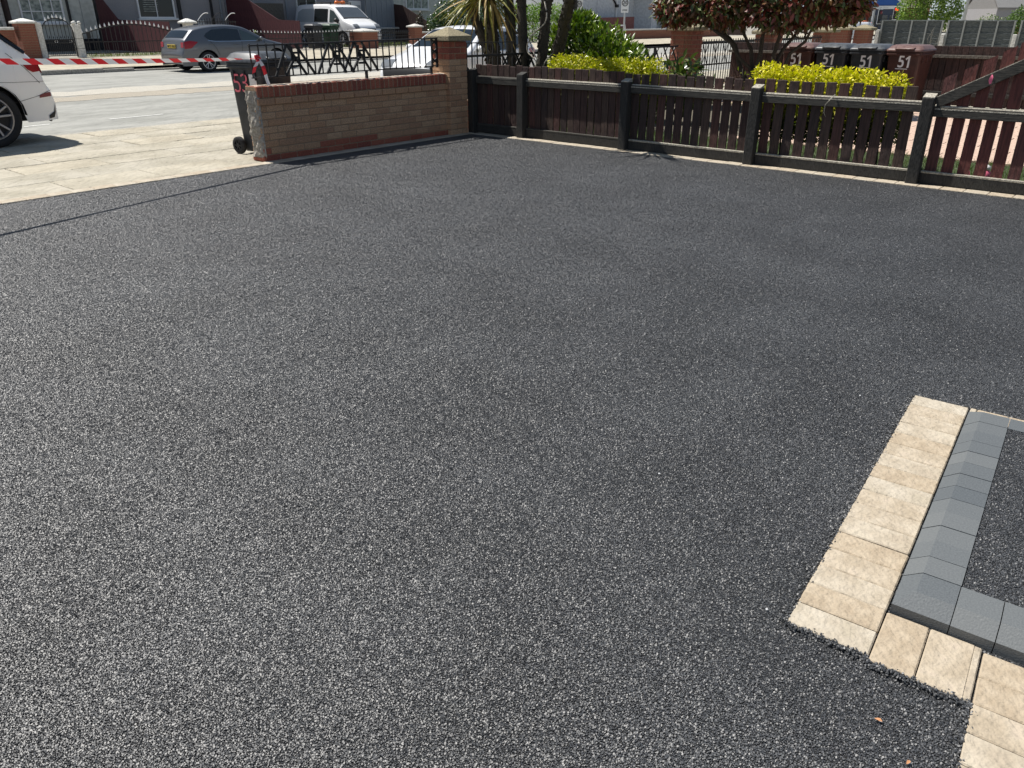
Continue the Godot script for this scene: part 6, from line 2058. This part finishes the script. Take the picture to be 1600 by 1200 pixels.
		if k == 1:
			var tw := put("tall_sprig", done(sprig()), M.twig, h, Vector3(-0.25, 0.5, -hl - 0.02))
			leaves("sprig_leaves", h, leaf_mesh(0.05, 0.02), M.leaf, 24, func() -> Array: return [Vector3(-0.25 + rng.randfn() * 0.02, 0.55 + rng.randf() * 0.4, -hl - 0.02 + rng.randfn() * 0.05), Vector3.UP], func(_p: Vector3) -> Color: return Color(0.25, 0.28, 0.03))
	# red leaved tree
	var t := thing("red_leaved_tree", "small tree with bronze red and green leaves and several dark stems", "tree", Vector3(5.5, 0, 1.9))
	var stems := []
	for s in [[Vector3(0, 0, 0), Vector3(0, 1.05, -0.55), Vector3(0.1, 1.32, -1.0), 0.055], [Vector3(0, 0, 0.02), Vector3(0, 1.0, -0.25), Vector3(-0.1, 1.7, -0.6), 0.05], [Vector3(0, 0, -0.03), Vector3(-0.05, 0.9, -0.05), Vector3(0.1, 1.9, -0.1), 0.06], [Vector3(0, 0, 0.04), Vector3(0, 0.95, 0.18), Vector3(0, 1.9, 0.5), 0.055], [Vector3(0.02, 0, 0.05), Vector3(-0.1, 0.95, 0.5), Vector3(-0.2, 1.5, 1.0), 0.04], [Vector3(0, 0.4, 0), Vector3(0.3, 1.0, 0.2), Vector3(0.7, 1.7, 0.4), 0.045], [Vector3(0, 0.5, -0.1), Vector3(-0.3, 1.1, -0.5), Vector3(-0.5, 1.6, -1.3), 0.03]]:
		var pts: Array = wobble(s[0], s[1], 3, 0.04)
		pts.append_array(wobble(s[1], s[2], 3, 0.04).slice(1))
		stems.append([pts, s[3], 0.018])
		for k in 4:
			var a: Vector3 = s[1].lerp(s[2], rng.randf_range(0.2, 1.0))
			stems.append([wobble(a, a + Vector3(rng.randfn() * 0.35, rng.randf_range(0.1, 0.5), rng.randfn() * 0.4), 3, 0.03), 0.014, 0.005])
	tree_stems(t, "stem", stems, M.twig)
	var rb := [[Vector3(0, 1.85, -1.1), Vector3(0.8, 0.42, 0.75)], [Vector3(0, 2.0, -0.3), Vector3(0.9, 0.55, 0.8)], [Vector3(0.1, 1.95, 0.55), Vector3(0.9, 0.6, 0.75)], [Vector3(0, 1.9, 1.0), Vector3(0.75, 0.5, 0.55)], [Vector3(0, 2.6, 0.0), Vector3(1.1, 0.6, 1.2)], [Vector3(-0.2, 1.68, -1.6), Vector3(0.5, 0.34, 0.45)], [Vector3(-0.1, 1.6, 0.35), Vector3(0.7, 0.32, 0.7)], [Vector3(-0.2, 1.62, -0.7), Vector3(0.6, 0.28, 0.6)], [Vector3(0, 1.75, 1.25), Vector3(0.6, 0.35, 0.4)]]
	leaves("crown", t, leaf_mesh(0.115, 0.05, 0.2, 0.15), M.leaf_bronze, 11000, func() -> Array: return on_blobs(rb, 0.75), func(p: Vector3) -> Color:
		var r := rng.randf()
		if r < 0.28:
			return Color(0.12, 0.030, 0.024).lerp(Color(0.22, 0.05, 0.036), rng.randf())
		if r < 0.6:
			return Color(0.09, 0.046, 0.025).lerp(Color(0.18, 0.095, 0.04), rng.randf())
		if r < 0.66:
			return Color(0.20, 0.11, 0.035)
		return Color(0.045, 0.065, 0.018).lerp(Color(0.13, 0.165, 0.045), rng.randf()), 0.7, 1.3, 0.5, 0.9)
	# brown fern and a green plant by the pillar
	var f := thing("brown_fern", "brown and olive fern fronds behind the middle of the fence", "fern", Vector3(2.9, 0, 2.15))
	var fm := sword_leaf(0.75, 0.05, 0.9)
	for i in 34:
		var az := rng.randf() * TAU
		var el := rng.randf_range(0.5, 1.35)
		var d := Vector3(cos(az) * cos(el), sin(el), sin(az) * cos(el))
		var side := d.cross(Vector3.UP).normalized()
		put("frond", fm, M.fern if i % 3 else M.blade_green, f, Vector3(rng.randfn() * 0.08, 0.32, rng.randfn() * 0.12), Basis(side, d, side.cross(d).normalized()))
	put("stem", boxmesh(Vector3(0.1, 0.4, 0.1), 0.03), M.bark, f, Vector3(0, 0.2, 0))
	var gp := thing("green_plant", "leafy green plant in front of the red brick gate pillar", "plant", Vector3(3.0, 0, 1.75))
	var gb := [[Vector3(0, 0.55, 0), Vector3(0.3, 0.4, 0.35)]]
	tree_stems(gp, "stem", [[wobble(Vector3.ZERO, Vector3(0, 0.7, 0.05), 3, 0.03), 0.02, 0.008]], M.twig)
	leaves("foliage", gp, leaf_mesh(0.14, 0.06), M.leaf_gloss, 420, func() -> Array: return on_blobs(gb, 0.8), func(_p: Vector3) -> Color: return Color(0.03, 0.06, 0.015).lerp(Color(0.14, 0.17, 0.05), rng.randf()))

# shears keep the leaves of a hedge under a level that falls along z
func clipped(f: Array, top: float, fall: float) -> Array:
	f[0].y = minf(f[0].y, top - fall * f[0].z + rng.randf_range(-0.05, 0.03))
	return f

func sprig() -> SurfaceTool:
	var st := newst(true)
	add_tube(st, [Vector3(0, 0, 0), Vector3(0.0, 0.25, 0.02), Vector3(0.01, 0.47, -0.03)], 0.005, 0.003, 5)
	return st

# ---------------------------------------------------------------- barrier tape
func make_tape() -> void:
	var o := thing("barrier_tape", "red and white striped barrier tape tied to the wall railing", "tape", Vector3(-3.16, 1.08, -0.12))
	var a := Vector3(-4.6, 0.19, 0.98)
	var b := Vector3.ZERO
	var n := 46
	for band in 2:
		var st := newst(true)
		for i in n:
			if i % 2 != band:
				continue
			var rows := []
			for k in 5:
				var t := (i + k / 4.0) / n
				var row := []
				for s in [-0.5, 0.0, 0.5]:
					var tt := clampf(t - s * 0.016, 0, 1)
					var p := a.lerp(b, tt) - Vector3(0, 0.03 * sin(PI * tt), 0)
					var tw := 0.55 + 0.3 * sin(tt * 9.0) + (1.1 * clampf((tt - 0.9) * 10.0, 0, 1))
					var w := 0.05 * (1.0 - 0.5 * clampf((tt - 0.93) * 14.0, 0, 1))
					row.append(p + Vector3(0, cos(tw), sin(tw)) * s * w)
				rows.append(row)
			add_grid(st, rows, Vector3(-2, 0, -10))
		put(["white_band", "red_band"][band], done(st), [M.tape_white, M.tape_red][band], o)
	# knot and two tails
	var st := newst(true)
	add_tube(st, [Vector3(-0.03, 0.02, 0.01), Vector3(0.0, 0.025, 0.02), Vector3(0.03, 0.0, 0.015), Vector3(0.0, -0.02, 0.02), Vector3(-0.02, 0.0, 0.02)], 0.02, 0.016, 6)
	put("knot", done(st), M.tape_red, o)
	for k in 2:
		var end: Vector3 = [Vector3(-0.09, -0.14, 0.05), Vector3(0.08, -0.27, 0.05)][k]
		for q in 3:
			st = newst(true)
			var rows := []
			for i in 4:
				var t := (q + i / 3.0) / 3.0
				var p := end * t + Vector3(0, 0.02 * sin(PI * t), 0.02 + 0.02 * sin(t * 5.0))
				var d := Vector3(0.9, 0.25, 0.4 * sin(t * 4.0 + k)).normalized() * 0.03 * (0.5 + 0.5 * t)
				rows.append([p - d, p, p + d])
			add_grid(st, rows, Vector3(0, 0, -10))
			put("tail", done(st), [M.tape_red, M.tape_white][(q + k) % 2], o)

func make_litter() -> void:
	var tg := thing("pink_tag", "small pink ribbon tag hanging under the sloping fence rail", "tag", Vector3(0.128, 0.98, 6.40))
	var ts := newst(true)
	add_grid(ts, [[Vector3(0, 0.04, -0.004), Vector3(0, 0.04, 0.004)], [Vector3(-0.006, 0.02, -0.012), Vector3(-0.01, 0.02, 0.014)], [Vector3(-0.004, -0.01, -0.018), Vector3(0.0, -0.01, 0.012)], [Vector3(-0.002, -0.04, -0.006), Vector3(0.0, -0.035, 0.008)]], Vector3(5, 0, 0))
	put("ribbon", done(ts), M.pink, tg)
	for k in 2:
		var ty := thing("pink_toy", ["pink and white toy on the grass, left of two behind the sloping fence end", "pink and white toy on the grass, right of two behind the sloping fence end"][k], "toy", [Vector3(0.62, 0, 6.28), Vector3(0.66, 0, 6.46)][k])
		var bs := newst(true)
		add_lathe(bs, [Vector2(0.0001, 0.0), Vector2(0.04, 0.005), Vector2(0.055, 0.05), Vector2(0.045, 0.10), Vector2(0.02, 0.13), Vector2(0.0001, 0.135)], 12, Transform3D(Basis(Vector3.RIGHT, -PI / 2), Vector3.ZERO))
		put("body", done(bs), M.pink, ty)
		bs = newst(true)
		add_lathe(bs, [Vector2(0.0001, 0.0), Vector2(0.032, 0.0), Vector2(0.034, 0.03), Vector2(0.0001, 0.05)], 12, Transform3D(Basis(Vector3.RIGHT, -PI / 2), Vector3(0, 0.125, 0)))
		put("cap", done(bs), M.sign_white, ty)
	var spots := [[Vector3(-6.797, 0.008, 7.745), 0.018, 0], [Vector3(-6.866, 0.008, 7.824), 0.014, 0], [Vector3(-6.19, 0.006, 6.80), 0.0042, 1], [Vector3(-5.08, 0.006, 7.135), 0.0042, 1], [Vector3(-6.61, 0.006, 7.385), 0.0042, 1]]
	var lf := leaf_mesh(1.0, 0.6, 0.4, 0.3)
	for i in spots.size():
		var s: Array = spots[i]
		var o: MeshInstance3D
		if s[2] == 0:
			o = put("dry_leaf", lf, M.dry_leaf, self, s[0], Basis.from_euler(Vector3(-1.4, i * 1.3, 0)).scaled(Vector3.ONE * s[1] * 0.9))
			tag(o, ["larger scrap of orange dry leaf on the tarmac near the pavers", "smaller scrap of orange dry leaf at the bottom edge"][i], "leaf")
		else:
			o = put("pale_chip", M.one_stone, M.sign_white, self, s[0], Basis().scaled(Vector3.ONE * s[1]))
			tag(o, ["pale stone chip lying in the middle of the tarmac", "pale stone chip beyond the top of the beige pavers", "pale stone chip beside the left edge of the beige pavers"][i - 2], "stone chip")
